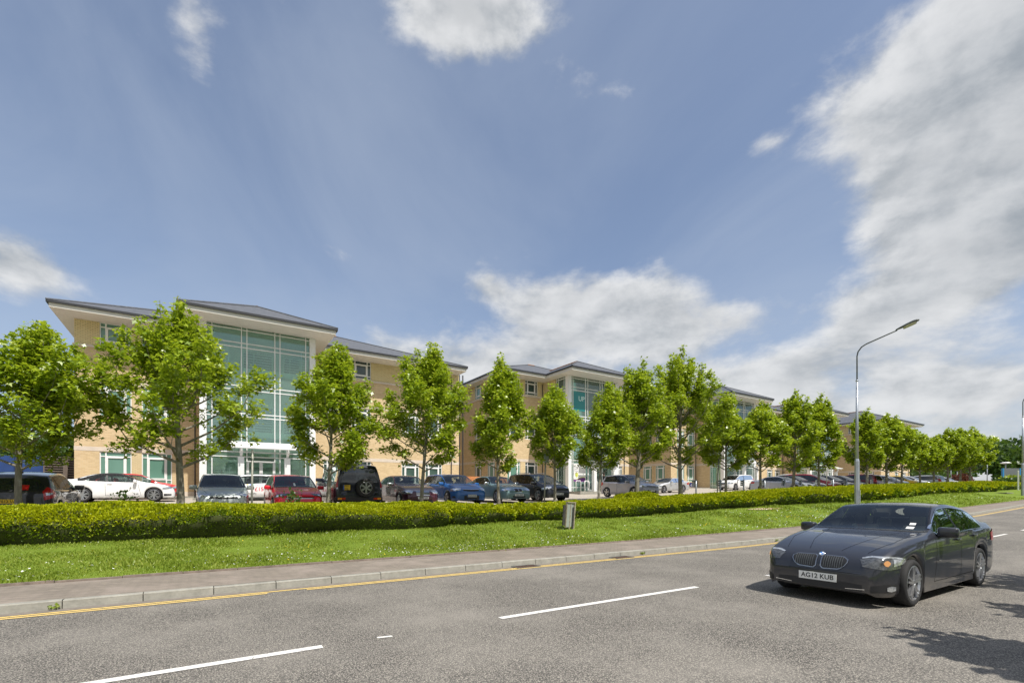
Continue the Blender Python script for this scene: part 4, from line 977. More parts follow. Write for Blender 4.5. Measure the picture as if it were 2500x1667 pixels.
# ------------------------------------------------------------------ cars
SHAPES = {
 # top: (x / half length, z / height) along the centre line, belt: bottom of the side glass, plan: half width factor
 'saloon': dict(top=[(-1, .40), (-.992, .60), (-.97, .705), (-.93, .745), (-.76, .765), (-.47, .945), (-.30, .985), (-.18, 1.0), (.0, .982), (.15, .875), (.325, .712), (.42, .682), (.52, .665), (.66, .632), (.84, .56), (.94, .49), (.985, .42), (1, .33)],
   belt=[(-1, .40), (-.97, .62), (-.9, .675), (-.5, .68), (0, .655), (.4, .635), (.8, .525), (.95, .46), (1, .33)], ws=(.0, .345), rw=(-.745, -.47), dlo=(-.62, .28), tum=.45, pill=(-.12,), door=(.32, -.12, -.46)),
 'coupe': dict(top=[(-1, .42), (-.99, .62), (-.97, .70), (-.92, .745), (-.72, .77), (-.38, .955), (-.20, .99), (-.06, 1.0), (.08, .975), (.22, .87), (.38, .725), (.48, .685), (.84, .58), (.94, .52), (.985, .44), (1, .34)],
   belt=[(-1, .40), (-.97, .63), (-.9, .69), (-.5, .69), (0, .665), (.4, .645), (.8, .55), (.95, .46), (1, .33)], ws=(.07, .40), rw=(-.70, -.40), dlo=(-.50, .34), tum=.40, pill=(-.17,), door=(.36, -.20)),
 'hatch': dict(top=[(-1, .38), (-.99, .56), (-.96, .655), (-.90, .74), (-.80, .905), (-.74, .955), (-.5, .985), (-.22, 1.0), (.04, .98), (.24, .86), (.46, .685), (.55, .655), (.72, .61), (.86, .55), (.95, .49), (.988, .42), (1, .32)],
   belt=[(-1, .38), (-.97, .58), (-.9, .665), (-.5, .655), (0, .63), (.45, .60), (.8, .52), (.95, .45), (1, .31)], ws=(.08, .48), rw=(-.93, -.80), dlo=(-.80, .40), tum=.34, pill=(-.16,), door=(.42, -.16, -.55)),
 'mpv': dict(top=[(-1, .36), (-.99, .52), (-.97, .64), (-.93, .80), (-.88, .925), (-.82, .965), (-.5, .992), (-.2, 1.0), (.08, .975), (.30, .86), (.56, .66), (.64, .63), (.80, .57), (.90, .51), (.96, .45), (.99, .39), (1, .30)],
   belt=[(-1, .36), (-.98, .55), (-.93, .64), (-.5, .635), (0, .60), (.5, .575), (.8, .50), (.95, .42), (1, .29)], ws=(.14, .58), rw=(-.955, -.875), dlo=(-.85, .50), tum=.32, pill=(-.10,), door=(.46, -.10, -.52)),
 'offroad': dict(top=[(-1, .34), (-.995, .55), (-.985, .64), (-.965, .86), (-.94, .965), (-.90, .985), (-.3, 1.0), (-.05, .965), (.10, .93), (.20, .90), (.33, .665), (.42, .64), (.88, .585), (.96, .54), (.99, .46), (1, .34)],
   belt=[(-1, .34), (-.985, .60), (-.6, .60), (.3, .60), (.8, .55), (.96, .5), (1, .33)], ws=(.17, .34), rw=(-.985, -.955), dlo=(-.90, .28), tum=.20, pill=(-.15,), door=(.30, -.15, -.55)),
}
def car(name, label, cat, u, v, rz, L, W, Ht, wb, fo, kind, paint, rw=.315, detail=2, z=None, lamps='clear', plate=None, rplate=None, face='hatch', interior='seat', rim=5, roofcol=None, group='cars parked in the car park', low=.17, extras=None, wheels='alloy', tone=None):
    S = SHAPES[kind]; hl = L / 2; hw = W / 2
    c_, s_ = math.cos(rz), math.sin(rz)
    xf = hl - fo; xr = xf - wb
    if z is None:
        zf, zb = h1(u + c_ * xf, v + s_ * xf), h1(u + c_ * xr, v + s_ * xr); z = zf + (zb - zf) * (xf / wb) + .03
        pitch = math.atan2(zb - zf, wb)
    else: pitch = 0
    t = empty(name, (u, v, z), rz, label, cat, group); t.rotation_euler = (0, pitch, rz)
    top = pchip([(a * hl, b * Ht) for a, b in S['top']]); belt0 = pchip([(a * hl, b * Ht) for a, b in S['belt']])
    pe = .80 if kind != 'offroad' else .93
    plan = pchip([(-hl, pe - .02), (-hl * .985, pe + .05), (-hl * .93, .935), (-hl * .8, .975), (-hl * .4, .998), (0, 1), (hl * .4, .995), (hl * .72, .965), (hl * .88, .915), (hl * .95, .85), (hl * .985, pe - .02), (hl, pe - .10)])
    lowf = pchip([(-hl, low + .14), (-hl * .97, low + .06), (-hl * .85, low + .02), (0, low), (hl * .85, low), (hl * .97, low + .01), (hl, low + .06)])
    R = rw + .045
    def zl(x):
        r = float(lowf(x))
        for c in (xf, xr):
            if abs(x - c) < R: r = max(r, rw + math.sqrt(R * R - (x - c) ** 2))
        return r
    n0 = 54 if detail > 1 else (38 if detail else 26)
    xs = set(np.round((np.sin(np.linspace(-PI / 2, PI / 2, n0)) * hl), 4))
    na = 9 if detail else 6
    for c in (xf, xr):
        xs = {x for x in xs if abs(x - c) > R * 1.04 or abs(abs(x)) > hl * .999}
        for k in range(-na, na + 1): xs.add(round(c + R * math.sin(k / na * PI / 2), 4))
        xs.add(round(c + R + .004, 4)); xs.add(round(c - R - .004, 4))
    xs = np.array(sorted(xs)); T = S['tum']
    def ring(x):
        zt = float(top(x)); zb = min(float(belt0(x)), zt - .012); w = hw * float(plan(x)); zz = zl(x); hh = zt - zb
        s = min(1, hh / (.30 * Ht)); zz = min(zz, zb - .05); sp = zb - zz
        yt = w * .955 - T * hh; y6 = yt - .02 * (1 - s)
        P = [(w * .945, zz), (w * .985, zz + sp * .10), (w * .998, zz + sp * .32), (w, zz + sp * .58), (w * .993, zz + sp * .82), (w * .975, zb - .012), (w * .952, zb + min(.02, hh * .3)),
             (y6 + .012 * s + (w * .945 - y6) * (1 - s) * .25, zb + hh * (.84 - .10 * (1 - s))), (y6 - .035, zb + hh * .935), (y6 * .80, zt - .016 * (.4 + s)), (y6 * .45, zt - .004), (0, zt)]
        return P
    sub = 2 if detail else 1
    rings = []
    for x in xs:
        P = np.array(ring(x)); Q = []
        for i in range(len(P) - 1):
            p0 = P[max(i - 1, 0)]; p1 = P[i]; p2 = P[i + 1]; p3 = P[min(i + 2, len(P) - 1)]
            for j in range(sub):
                q = j / sub
                Q.append(.5 * ((2 * p1) + (-p0 + p2) * q + (2 * p0 - 5 * p1 + 4 * p2 - p3) * q * q + (-p0 + 3 * p1 - 3 * p2 + p3) * q ** 3) if q else p1)
        Q.append(P[-1]); rings.append(Q)
    nr = len(rings[0]); nx = len(xs); full = []
    for x, Q in zip(xs, rings):
        for q in Q: full.append((x, q[0], q[1]))
        for q in Q[-2::-1]: full.append((x, -q[0], q[1]))
    m_ = 2 * nr - 1; Vb = full; Fb = []
    for i in range(nx - 1):
        for j in range(m_ - 1):
            Fb.append((i * m_ + j, (i + 1) * m_ + j, (i + 1) * m_ + j + 1, i * m_ + j + 1))
    def cap(i): 
        r_ = []
        for j in range(nr - 1):
            a, b = i * m_ + j, i * m_ + j + 1; c, d = i * m_ + (m_ - 2 - j), i * m_ + (m_ - 1 - j)
            r_.append((a, b, c, d) if b != c else (a, b, d))
        return r_
    Fc = [tuple(reversed(q)) for q in cap(0)] + cap(nx - 1)
    allf = Fb + Fc
    bvh = BVHTree.FromPolygons([Vector(p) for p in Vb], allf)
    # glass openings
    x0w, x1w = S['ws'][0] * hl, S['ws'][1] * hl; x0r, x1r = S['rw'][0] * hl, S['rw'][1] * hl; d0, d1 = S['dlo'][0] * hl, S['dlo'][1] * hl
    def info(x):
        zt = float(top(x)); zb = min(float(belt0(x)), zt - .012); return zt, zb, hw * float(plan(x)) * .955 - T * (zt - zb)
    def up_z(x): zt, zb, _ = info(x); return zb + (zt - zb) * .80
    def lo_z(x): zt, zb, _ = info(x); return zb + .028
    def wy(x): return info(x)[2] + .0 - .045
    cut = detail > 0
    keep = []
    for f in Fb:
        c = np.mean([Vb[i] for i in f], axis=0); x, y, zz = c; rem = False
        if cut:
            if x0w + .03 < x < x1w - .04 and abs(y) < wy(x) - .01 and zz > info(x)[1] + .03: rem = True
            if kind not in ('hatch', 'mpv', 'offroad') and x0r + .04 < x < x1r - .03 and abs(y) < wy(x) - .03 and zz > info(x)[1] + .03: rem = True
            if d0 + .07 < x < d1 - .07 and lo_z(x) + .03 < zz < up_z(x) - .02 and abs(y) > info(x)[2] - .05: rem = True
        if not rem: keep.append(f)
    body = MB(); body.v = Vb; body.f = keep + Fc
    bo = body.build('body', paint, t, True, recalc=True)
    # underside
    ub = MB(); ub.box(-hl * .93, hl * .93, -hw * .86, hw * .86, low - .02, low + .26); 
    ub.f = []; ub.v = []
    zs_ = low + .02; ub.box(-hl * .95, hl * .95, -hw * .60, hw * .60, zs_, zs_ + .32); ub.box(xr + R, xf - R, -hw * .93, hw * .93, zs_, zs_ + .15)
    for c in (xf, xr): ub.box(c - R * 1.02, c + R * 1.02, -hw * .62, hw * .62, zs_ + .1, rw + R + .02)
    ub.build('underbody', M['black'], t)
    DIRS = {'L': (Vector((0, -1, 0)), lambda a, b: Vector((a, 3, b))), 'R': (Vector((0, 1, 0)), lambda a, b: Vector((a, -3, b))),
            'F': (Vector((-1, 0, 0)), lambda a, b: Vector((6, a, b))), 'B': (Vector((1, 0, 0)), lambda a, b: Vector((-6, a, b))), 'T': (Vector((0, 0, -1)), lambda a, b: Vector((a, b, 4)))}
    for s in (1, -1):
        d = Vector((-.78, -.62 * s, 0)).normalized(); hz = Vector((-.62, .78 * s, 0)).normalized()
        DIRS['FC%d' % s] = (d, lambda a, b, d=d, hz=hz, s=s: Vector((hl * .90, s * hw * .80, 0)) + hz * a + Vector((0, 0, b)) - d * 4)
        d2 = Vector((.80, -.6 * s, 0)).normalized(); h2 = Vector((.6, .8 * s, 0)).normalized()
        DIRS['BC%d' % s] = (d2, lambda a, b, d=d2, hz=h2, s=s: Vector((-hl * .92, s * hw * .82, 0)) + hz * a + Vector((0, 0, b)) - d * 4)
    def proj(k, a, b, off):
        d, fn = DIRS[k]; h = bvh.ray_cast(fn(a, b), d)
        if h[0] is None: return None
        nn = h[1] if h[1].dot(d) < 0 else -h[1]
        return h[0] + nn * off
    def patch(nm, k, lo, up, m, off=.004, nA=14, nB=8, parent=None):
        lo = sorted(lo); up = sorted(up); a0 = max(lo[0][0], up[0][0]); a1 = min(lo[-1][0], up[-1][0]); b = MB(); G = []
        for i in range(nA + 1):
            a = a0 + (a1 - a0) * i / nA; p = np.interp(a, [q[0] for q in lo], [q[1] for q in lo]); r_ = np.interp(a, [q[0] for q in up], [q[1] for q in up])
            G.append([proj(k, a, p + (r_ - p) * j / nB, off) for j in range(nB + 1)])
        for i in range(nA):
            for j in range(nB):
                q = (G[i][j], G[i + 1][j], G[i + 1][j + 1], G[i][j + 1])
                if None not in q and max((q[0] - q[2]).length, (q[1] - q[3]).length) < .45: b.quad(*q)
        if not b.v: return None
        me = bpy.data.meshes.new(nm); me.from_pydata(b.v, [], b.f); bm = bmesh.new(); bm.from_mesh(me); bmesh.ops.remove_doubles(bm, verts=bm.verts, dist=1e-4); bm.to_mesh(me); bm.free()
        return link_mesh(nm, me, m, parent or t, True)
    def ribbon(b, k, pts, w, off=.003, step=.06, mode='n'):
        P = []
        for (a, c), (e, f) in zip(pts[:-1], pts[1:]):
            n = max(1, int(math.hypot(e - a, f - c) / step)); dx, dz = e - a, f - c; l = math.hypot(dx, dz); nx_, nz_ = -dz / l * w / 2, dx / l * w / 2
            for j in range(n):
                q0, q1 = j / n, (j + 1) / n
                Q = [proj(k, a + dx * q + nx_ * s, c + dz * q + nz_ * s, off) for q, s in ((q0, -1), (q1, -1), (q1, 1), (q0, 1))]
                if None not in Q and max((Q[0] - Q[1]).length, (Q[0] - Q[3]).length) < .3: b.quad(*Q)
    gl = M['carglass'] if detail > 0 else M['carglass_dark']
    # windscreen
    X = np.linspace(x0w, x1w, 9); rear_up = kind in ('hatch', 'mpv', 'offroad')
    patch('windscreen', 'T', [(x, -wy(x)) for x in X], [(x, wy(x)) for x in X], gl, .005, 12, 12)
    fr = MB()
    wl = lambda x: [(x, -wy(x) - .0), (x, wy(x))]
    ribbon(fr, 'T', [(x0w, -wy(x0w)), (x0w, wy(x0w))], .05); ribbon(fr, 'T', [(x1w, -wy(x1w)), (x1w, wy(x1w))], .07)
    for s in (1, -1): ribbon(fr, 'T', [(x, s * wy(x)) for x in X], .05)
    if rear_up:
        zb_, zt_ = float(belt0(x0r)) + .03, float(top(x1r)) - .035
        if kind == 'offroad': zb_ = .60 * Ht; zt_ = .93 * Ht
        wb_, wt_ = hw * .74, hw * .60
        if kind == 'offroad': wb_, wt_ = hw * .78, hw * .70
        patch('rear_window', 'B', [(-wb_, zb_ + .02), (0, zb_), (wb_, zb_ + .02)], [(-wb_, zb_ + .06), (-wt_, zt_ - .02), (0, zt_), (wt_, zt_ - .02), (wb_, zb_ + .06)], M['carglass_dark'], .006, 16, 6)
    else:
        X2 = np.linspace(x0r, x1r, 7); patch('rear_window', 'T', [(x, -wy(x) + .02) for x in X2], [(x, wy(x) - .02) for x in X2], gl, .005, 10, 10)
    # side glass
    bands = [d0] + [p * hl for p in sorted(S['pill'])] + [d1]
    for s, k in ((1, 'L'), (-1, 'R')):
        for i in range(len(bands) - 1):
            a, b = bands[i] + (.0 if i == 0 else .035), bands[i + 1] - (.0 if i == len(bands) - 2 else .035)
            X3 = np.linspace(a, b, 12); lo = [(x, lo_z(x)) for x in X3]; up = [(x, max(lo_z(x) + .004, up_z(x))) for x in X3]
            if i == 0: up[0] = (a, lo[0][1] + .03)
            if detail == 0 and False: pass
            patch('side_window', k, lo, up, gl, .005, 14, 5)
        X3 = np.linspace(d0, d1, 20)
        ribbon(fr, k, [(x, up_z(x)) for x in X3], .035); ribbon(fr, k, [(x, lo_z(x)) for x in X3], .03)
        for p in S['pill']: p *= hl; ribbon(fr, k, [(p, lo_z(p)), (p - .02, up_z(p))], .075, .006)
    fr.build('window_trim', M['trim'], t, recalc=False)
    # panel gaps, handles
    if detail > 0:
        gp_ = MB()
        for k in ('L', 'R'):
            for j, dq in enumerate(S['door']):
                x = dq * hl; ribbon(gp_, k, [(x + (.02 if j else .10), low + .12), (x, belt0(x) * .8), (x, float(belt0(x)) + .01)], .010)
            ribbon(gp_, k, [(S['door'][-1] * hl, low + .13), (S['door'][0] * hl + .1, low + .12)], .010)
            hb = S['dlo'][1] * hl
        zz = hl * .955
        ribbon(gp_, 'T', [(x1w + .06, -hw * .80), (hl * .70, -hw * .76), (hl * .90, -hw * .60)], .009); ribbon(gp_, 'T', [(x1w + .06, hw * .80), (hl * .70, hw * .76), (hl * .90, hw * .60)], .009)
        gp_.build('panel_gap', M['trim'], t, recalc=False)
        for k, s in (('L', 1), ('R', -1)):
            for dq in S['door'][1:]:
                x = dq * hl + .17; zh = float(belt0(x)) - .085; p = proj(k, x, zh, .022)
                if p: MB().obox(p, (.095, 0, 0), (0, .012, 0), (0, 0, .016)).build('door_handle', paint, t, True, bevel=.006)
    # mirrors
    for s in (1, -1):
        x = d1 - .10; zz, yb = float(belt0(x)) + .075, info(x)[2]
        y = hw * .93 + .14
        MB().obox((x + .02, s * y, zz), (.065, .01 * s, 0), (-.016, s * .125, 0), (0, 0, .078)).build('door_mirror', paint if tone is None else tone, t, True, bevel=.042)
        MB().bar((x + .03, s * hw * .88, zz - .06), (x + .02, s * (y - .06), zz - .04), .05, .035).build('mirror_arm', M['trim'], t)
    # wheels
    ww = .205 if rw < .34 else .23
    for c in (xf, xr):
        for s in (1, -1):
            yy = s * (hw * .985 - .012); wbm = MB(); r = rw
            wbm.lathe([(r * .745, 0), (r * .78, .012), (r * .93, .012), (r * .985, -.012), (r, -.05), (r, -ww + .05), (r * .97, -ww), (r * .7, -ww)], axis='y', n=28)
            if s < 0: wbm.v = [(p[0], -p[1], p[2]) for p in wbm.v]
            wbm.v = [(p[0] + c, p[1] + yy, p[2] + rw) for p in wbm.v]
            w_ = wbm.build('wheel', M['rubber'], t, True)
            if detail == 0 and abs(s - 1) > 3: continue
            rb = MB(); rr_ = r * .75
            rb.lathe([(rr_, .004), (rr_ * .95, .008), (rr_ * .90, -.02), (rr_ * .88, -.10)], axis='y', n=28); rb.lathe([(0, .008), (rr_ * .16, .006), (rr_ * .22, -.02)], axis='y', n=14)
            for q in range(rim):
                a = 2 * PI * q / rim + .3
                for da, wd in (((-.14, .030), (.14, .030)) if rim < 8 else ((0, .022),)):
                    p0 = Vector((math.cos(a + da * 1.6) * rr_ * .14, -.012, math.sin(a + da * 1.6) * rr_ * .14)); p1 = Vector((math.cos(a + da) * rr_ * .93, -.002, math.sin(a + da) * rr_ * .93)); rb.bar(p0, p1, wd * 1.5, .03)
            dk = MB().lathe([(0, -.06), (rr_ * .93, -.06)], axis='y', n=20)
            for mbq, nm, mm in ((rb, 'rim', M['alloy'] if wheels == 'alloy' else M['galv']), (dk, 'brake_disc', M['black'])):
                if s < 0: mbq.v = [(p[0], -p[1], p[2]) for p in mbq.v]
                mbq.v = [(p[0] + c, p[1] + yy, p[2] + rw) for p in mbq.v]
                if nm == 'rim' or detail: mbq.build(nm, mm, w_)
    zL = float(belt0(hl * .86)); nz = float(top(hl * .93))
    # front end
    lm = M['lamp_clear'] if lamps == 'clear' else M['lamp_dark']
    if face != 'none':
        F = FACES[face]
        for nm, k, lo, up, mm, off in F['front'](hl, hw, Ht, zL, nz, lm):
            for s in ((1, -1) if 'C' in k else (0,)):
                kk = k + str(s) if s else k
                patch(nm, kk, lo, up, M[mm] if isinstance(mm, str) else mm, off, 12, 6)
    # rear lamps
    zr_ = float(belt0(-hl * .93))
    RL = {'saloon': ([(-.30, zr_ - .20), (.28, zr_ - .20)], [(-.30, zr_ - .02), (.05, zr_ - .0), (.28, zr_ - .06)]), 'coupe': ([(-.26, zr_ - .20), (.26, zr_ - .17)], [(-.26, zr_ - .05), (.26, zr_ - .03)]),
          'hatch': ([(-.14, zr_ - .25), (.22, zr_ - .16)], [(-.14, zr_ - .02), (.0, zr_ + .12), (.22, zr_ - .04)]), 'mpv': ([(-.15, zr_ - .22), (.16, zr_ - .18)], [(-.15, zr_ + .0), (.16, zr_ + .16)]),
          'offroad': ([(-.04, Ht * .50), (.12, Ht * .50)], [(-.04, Ht * .66), (.12, Ht * .72)])}[kind]
    for s in (1, -1):
        patch('tail_lamp', 'BC%d' % s, RL[0], RL[1], M['lamp_red'], .008, 10, 6)
        if kind in ('hatch',): patch('tail_lamp_lens', 'BC%d' % s, [(-.09, zr_ - .12), (.08, zr_ - .10)], [(-.09, zr_ - .05), (.08, zr_ - .04)], M['lamp_clear'], .013, 6, 3)
        if kind == 'offroad': patch('tail_lamp_lens', 'BC%d' % s, [(-.04, Ht * .465), (.12, Ht * .465)], [(-.04, Ht * .50), (.12, Ht * .50)], M['lamp_clear'], .008, 4, 3)
    # plates
    def plate_at(x_dir, zc, txt, m, w=.52, h=.112, yo=0, two=False, band=True):
        p = proj('F' if x_dir > 0 else 'B', yo, zc, .014)
        if p is None: return
        nm = 'number_plate'; b = MB().box(-.006, .006, -w / 2, w / 2, -h / 2, h / 2); po = b.build(nm, m, t); po.location = p; 
        lines = txt.split('\n'); 
        for i, ln in enumerate(lines):
            tl = link_mesh('plate_text', text_mesh(ln, .098 if len(lines) == 1 else .10), M['ink'], po)
            tl.rotation_euler = (PI / 2, 0, PI / 2 if x_dir > 0 else -PI / 2); tl.location = (.0085 * x_dir, (-.015 if band else 0) * (1 if x_dir < 0 else -1) * -1, (0 if len(lines) == 1 else (.055, -.055)[i]))
        if band:
            sgn_ = -1 if x_dir > 0 else 1
            MB().box(-.0075, .0075, sgn_ * (w / 2 - .001), sgn_ * (w / 2 - .045), -h / 2 + .001, h / 2 - .001).build('plate_band', M['blue_band'], po)
    if plate: plate_at(1, plate[1] * Ht, plate[0], M['plate_w'], band=plate[2])
    if rplate: plate_at(-1, rplate[1] * Ht, rplate[0], M['plate_y'], *rplate[2:])
    # cabin
    if detail > 0:
        sm = M[interior]; zf_ = .30 * Ht
        ib = MB().box(x0r + .25, x1w - .05, -hw * .80, hw * .80, zf_ - .12, zf_)
        ib.build('cabin_floor', M['black'], t)
        xd = x1w - .18; MB().obox((xd, 0, float(belt0(xd)) - .07), (.22, 0, 0), (0, hw * .80, 0), (-.04, 0, .055)).build('dashboard', M['black'], t, bevel=.02)
        xs_ = d1 * .30 - .27 if kind != 'offroad' else .05
        for x, ss in ((xs_, (1, -1)), (xs_ - .80 if kind != 'coupe' else xs_ - .62, (1, -1, 0))):
            for s in ss:
                yy = s * hw * .42; zt2 = Ht * .80 if x == xs_ else Ht * .74
                MB().obox((x - .02, yy, (zf_ + zt2 - .12) / 2 + .02), (.055, 0, 0), (0, .21 if s else .12, 0), (-.10, 0, (zt2 - zf_ - .12) / 2)).build('seat', sm, t, True, bevel=.045)
                if s: MB().obox((x - .12, yy, zt2 - .02), (.04, 0, 0), (0, .115, 0), (-.012, 0, .075)).build('headrest', sm, t, True, bevel=.03)
        sw = MB(); cx, cy, cz = x1w - .36, -hw * .42, float(belt0(x1w)) - .03
        ring_ = [(cx + .18 * math.cos(a) * .42, cy + .18 * math.sin(a), cz + .18 * math.cos(a) * .9) for a in np.linspace(0, 2 * PI, 17)]
        sw.tube(ring_, .014, 6, cap=False); sw.bar((cx, cy - .17, cz), (cx, cy + .17, cz), .03); sw.build('steering_wheel', M['black'], t, True)
        xm = x0w + .16; MB().obox((xm + .03, 0, float(top(xm)) - .12), (.012, 0, 0), (0, .11, 0), (0, 0, .032)).build('rear_view_mirror', M['black'], t, bevel=.01)
    t['_'] = 0; del t['_']
    if extras: extras(t, dict(proj=proj, patch=patch, ribbon=ribbon, hl=hl, hw=hw, Ht=Ht, top=top, belt=belt0, info=info, xf=xf, xr=xr, R=R, plate_at=plate_at, up_z=up_z, lo_z=lo_z, d0=d0, d1=d1, x0w=x0w, x1w=x1w, wy=wy, low=low))
    return t
def mir(pts): return [(-a, b) for a, b in reversed(pts)]
def f_hatch(hl, hw, H, zL, nz, lm):
    return [('headlamp', 'FC', [(-.24, zL - .04), (.02, zL - .10), (.28, zL - .15)], [(-.24, zL + .05), (.02, zL + .035), (.28, zL - .05)], lm, .006),
            ('headlamp_reflector', 'FC', [(-.10, zL - .055), (.10, zL - .10)], [(-.10, zL + .01), (.10, zL - .04)], 'chrome', .009),
            ('grille', 'F', [(-hw * .52, zL - .12), (0, zL - .15), (hw * .52, zL - .12)], [(-hw * .52, zL - .06), (0, zL - .075), (hw * .52, zL - .06)], 'black', .005),
            ('lower_grille', 'F', [(-hw * .50, .26), (0, .23), (hw * .50, .26)], [(-hw * .40, .385), (0, .40), (hw * .40, .385)], 'black', .005),
            ('fog_lamp_recess', 'FC', [(-.02, .30), (.24, .27)], [(-.02, .37), (.24, .38)], 'black', .005)]
def f_golf(hl, hw, H, zL, nz, lm):
    return [('headlamp', 'FC', [(-.26, zL - .05), (0, zL - .10), (.28, zL - .15)], [(-.26, zL + .045), (0, zL + .02), (.28, zL - .07)], M['lamp_dark'], .006),
            ('headlamp_reflector', 'FC', [(-.13, zL - .06), (.14, zL - .11)], [(-.13, zL + .005), (.14, zL - .05)], 'chrome', .009),
            ('grille', 'F', [(-hw * .55, zL - .155), (hw * .55, zL - .155)], [(-hw * .55, zL - .085), (hw * .55, zL - .085)], 'black', .005),
            ('grille_bar', 'F', [(-hw * .55, zL - .15), (hw * .55, zL - .15)], [(-hw * .55, zL - .137), (hw * .55, zL - .137)], 'chrome', .009),
            ('lower_grille', 'F', [(-hw * .70, .24), (hw * .70, .24)], [(-hw * .66, .36), (hw * .66, .36)], 'black', .005)]
def f_merc(hl, hw, H, zL, nz, lm):
    r = [('headlamp', 'FC', [(-.26, zL - .11), (.0, zL - .14), (.26, zL - .12)], [(-.26, zL + .02), (.0, zL + .04), (.26, zL - .02)], lm, .006),
         ('headlamp_reflector', 'FC', [(-.16, zL - .09), (.16, zL - .10)], [(-.16, zL - .01), (.16, zL - .03)], 'chrome', .009),
         ('grille', 'F', [(-hw * .34, zL - .19), (hw * .34, zL - .19)], [(-hw * .44, zL - .005), (hw * .44, zL - .005)], 'black', .005)]
    for k in range(4): z = zL - .17 + k * .045; r.append(('grille_bar', 'F', [(-hw * .36, z), (hw * .36, z)], [(-hw * .37, z + .016), (hw * .37, z + .016)], 'chrome', .010))
    r += [('grille_surround', 'F', [(-hw * .36, zL - .20), (hw * .36, zL - .20)], [(-hw * .36, zL - .185), (hw * .36, zL - .185)], 'chrome', .010), ('grille_surround', 'F', [(-hw * .44, zL - .005), (hw * .44, zL - .005)], [(-hw * .44, zL + .015), (hw * .44, zL + .015)], 'chrome', .010),
          ('lower_grille', 'F', [(-hw * .60, .24), (hw * .60, .24)], [(-hw * .52, .34), (hw * .52, .34)], 'black', .005)]
    return r
def f_focus(hl, hw, H, zL, nz, lm):
    r = [('headlamp', 'FC', [(-.22, zL - .06), (0, zL - .10), (.32, zL - .12)], [(-.22, zL + .03), (0, zL + .06), (.32, zL - .01)], lm, .006), ('headlamp_reflector', 'FC', [(-.14, zL - .05), (.2, zL - .08)], [(-.14, zL + .01), (.2, zL - .01)], 'chrome', .009),
         ('grille', 'F', [(-hw * .46, zL - .09), (0, zL - .12), (hw * .46, zL - .09)], [(-hw * .50, zL - .02), (0, zL - .03), (hw * .50, zL - .02)], 'black', .005),
         ('grille_bar', 'F', [(-hw * .5, zL - .02), (0, zL - .03), (hw * .5, zL - .02)], [(-hw * .5, zL - .0), (0, zL - .01), (hw * .5, zL - .0)], 'chrome', .009),
         ('lower_grille', 'F', [(-hw * .66, .26), (0, .22), (hw * .66, .26)], [(-hw * .44, .44), (0, .47), (hw * .44, .44)], 'black', .005), ('fog_lamp_recess', 'FC', [(.0, .33), (.18, .32)], [(.0, .40), (.18, .41)], 'black', .005)]
    return r
def f_rover(hl, hw, H, zL, nz, lm):
    return [('headlamp', 'FC', [(-.28, zL - .09), (.28, zL - .12)], [(-.28, zL + .02), (0, zL + .035), (.28, zL - .04)], lm, .006), ('headlamp_reflector', 'FC', [(-.18, zL - .07), (-.04, zL - .07)], [(-.18, zL + .01), (-.04, zL + .01)], 'chrome', .009), ('headlamp_reflector', 'FC', [(.04, zL - .08), (.18, zL - .08)], [(.04, zL + .0), (.18, zL - .01)], 'chrome', .009),
            ('grille_surround', 'F', [(-hw * .30, zL - .13), (-hw * .2, zL - .16), (hw * .2, zL - .16), (hw * .30, zL - .13)], [(-hw * .34, zL + .0), (-hw * .28, zL + .03), (hw * .28, zL + .03), (hw * .34, zL + .0)], 'chrome', .006),
            ('grille', 'F', [(-hw * .26, zL - .11), (-hw * .18, zL - .14), (hw * .18, zL - .14), (hw * .26, zL - .11)], [(-hw * .30, zL - .01), (-hw * .25, zL + .01), (hw * .25, zL + .01), (hw * .30, zL - .01)], 'black', .010),
            ('grille_bar', 'F', [(-.012, zL - .14), (.012, zL - .14)], [(-.012, zL + .01), (.012, zL + .01)], 'chrome', .014), ('lower_grille', 'F', [(-hw * .48, .27), (hw * .48, .27)], [(-hw * .44, .36), (hw * .44, .36)], 'black', .006)]
def f_c3(hl, hw, H, zL, nz, lm):
    return [('headlamp', 'FC', [(-.20, zL - .08), (.26, zL - .14)], [(-.20, zL + .02), (0, zL + .05), (.26, zL - .02)], lm, .006), ('headlamp_reflector', 'FC', [(-.12, zL - .06), (.14, zL - .09)], [(-.12, zL + .0), (.14, zL - .02)], 'chrome', .009),
            ('grille', 'F', [(-hw * .50, zL - .10), (hw * .50, zL - .10)], [(-hw * .46, zL - .04), (hw * .46, zL - .04)], 'black', .005),
            ('lower_grille', 'F', [(-hw * .62, .22), (hw * .62, .22)], [(-hw * .46, .46), (hw * .46, .46)], 'black', .005)]
FACES = {k: dict(front=f) for k, f in (('hatch', f_hatch), ('golf', f_golf), ('merc', f_merc), ('focus', f_focus), ('rover', f_rover), ('c3', f_c3))}
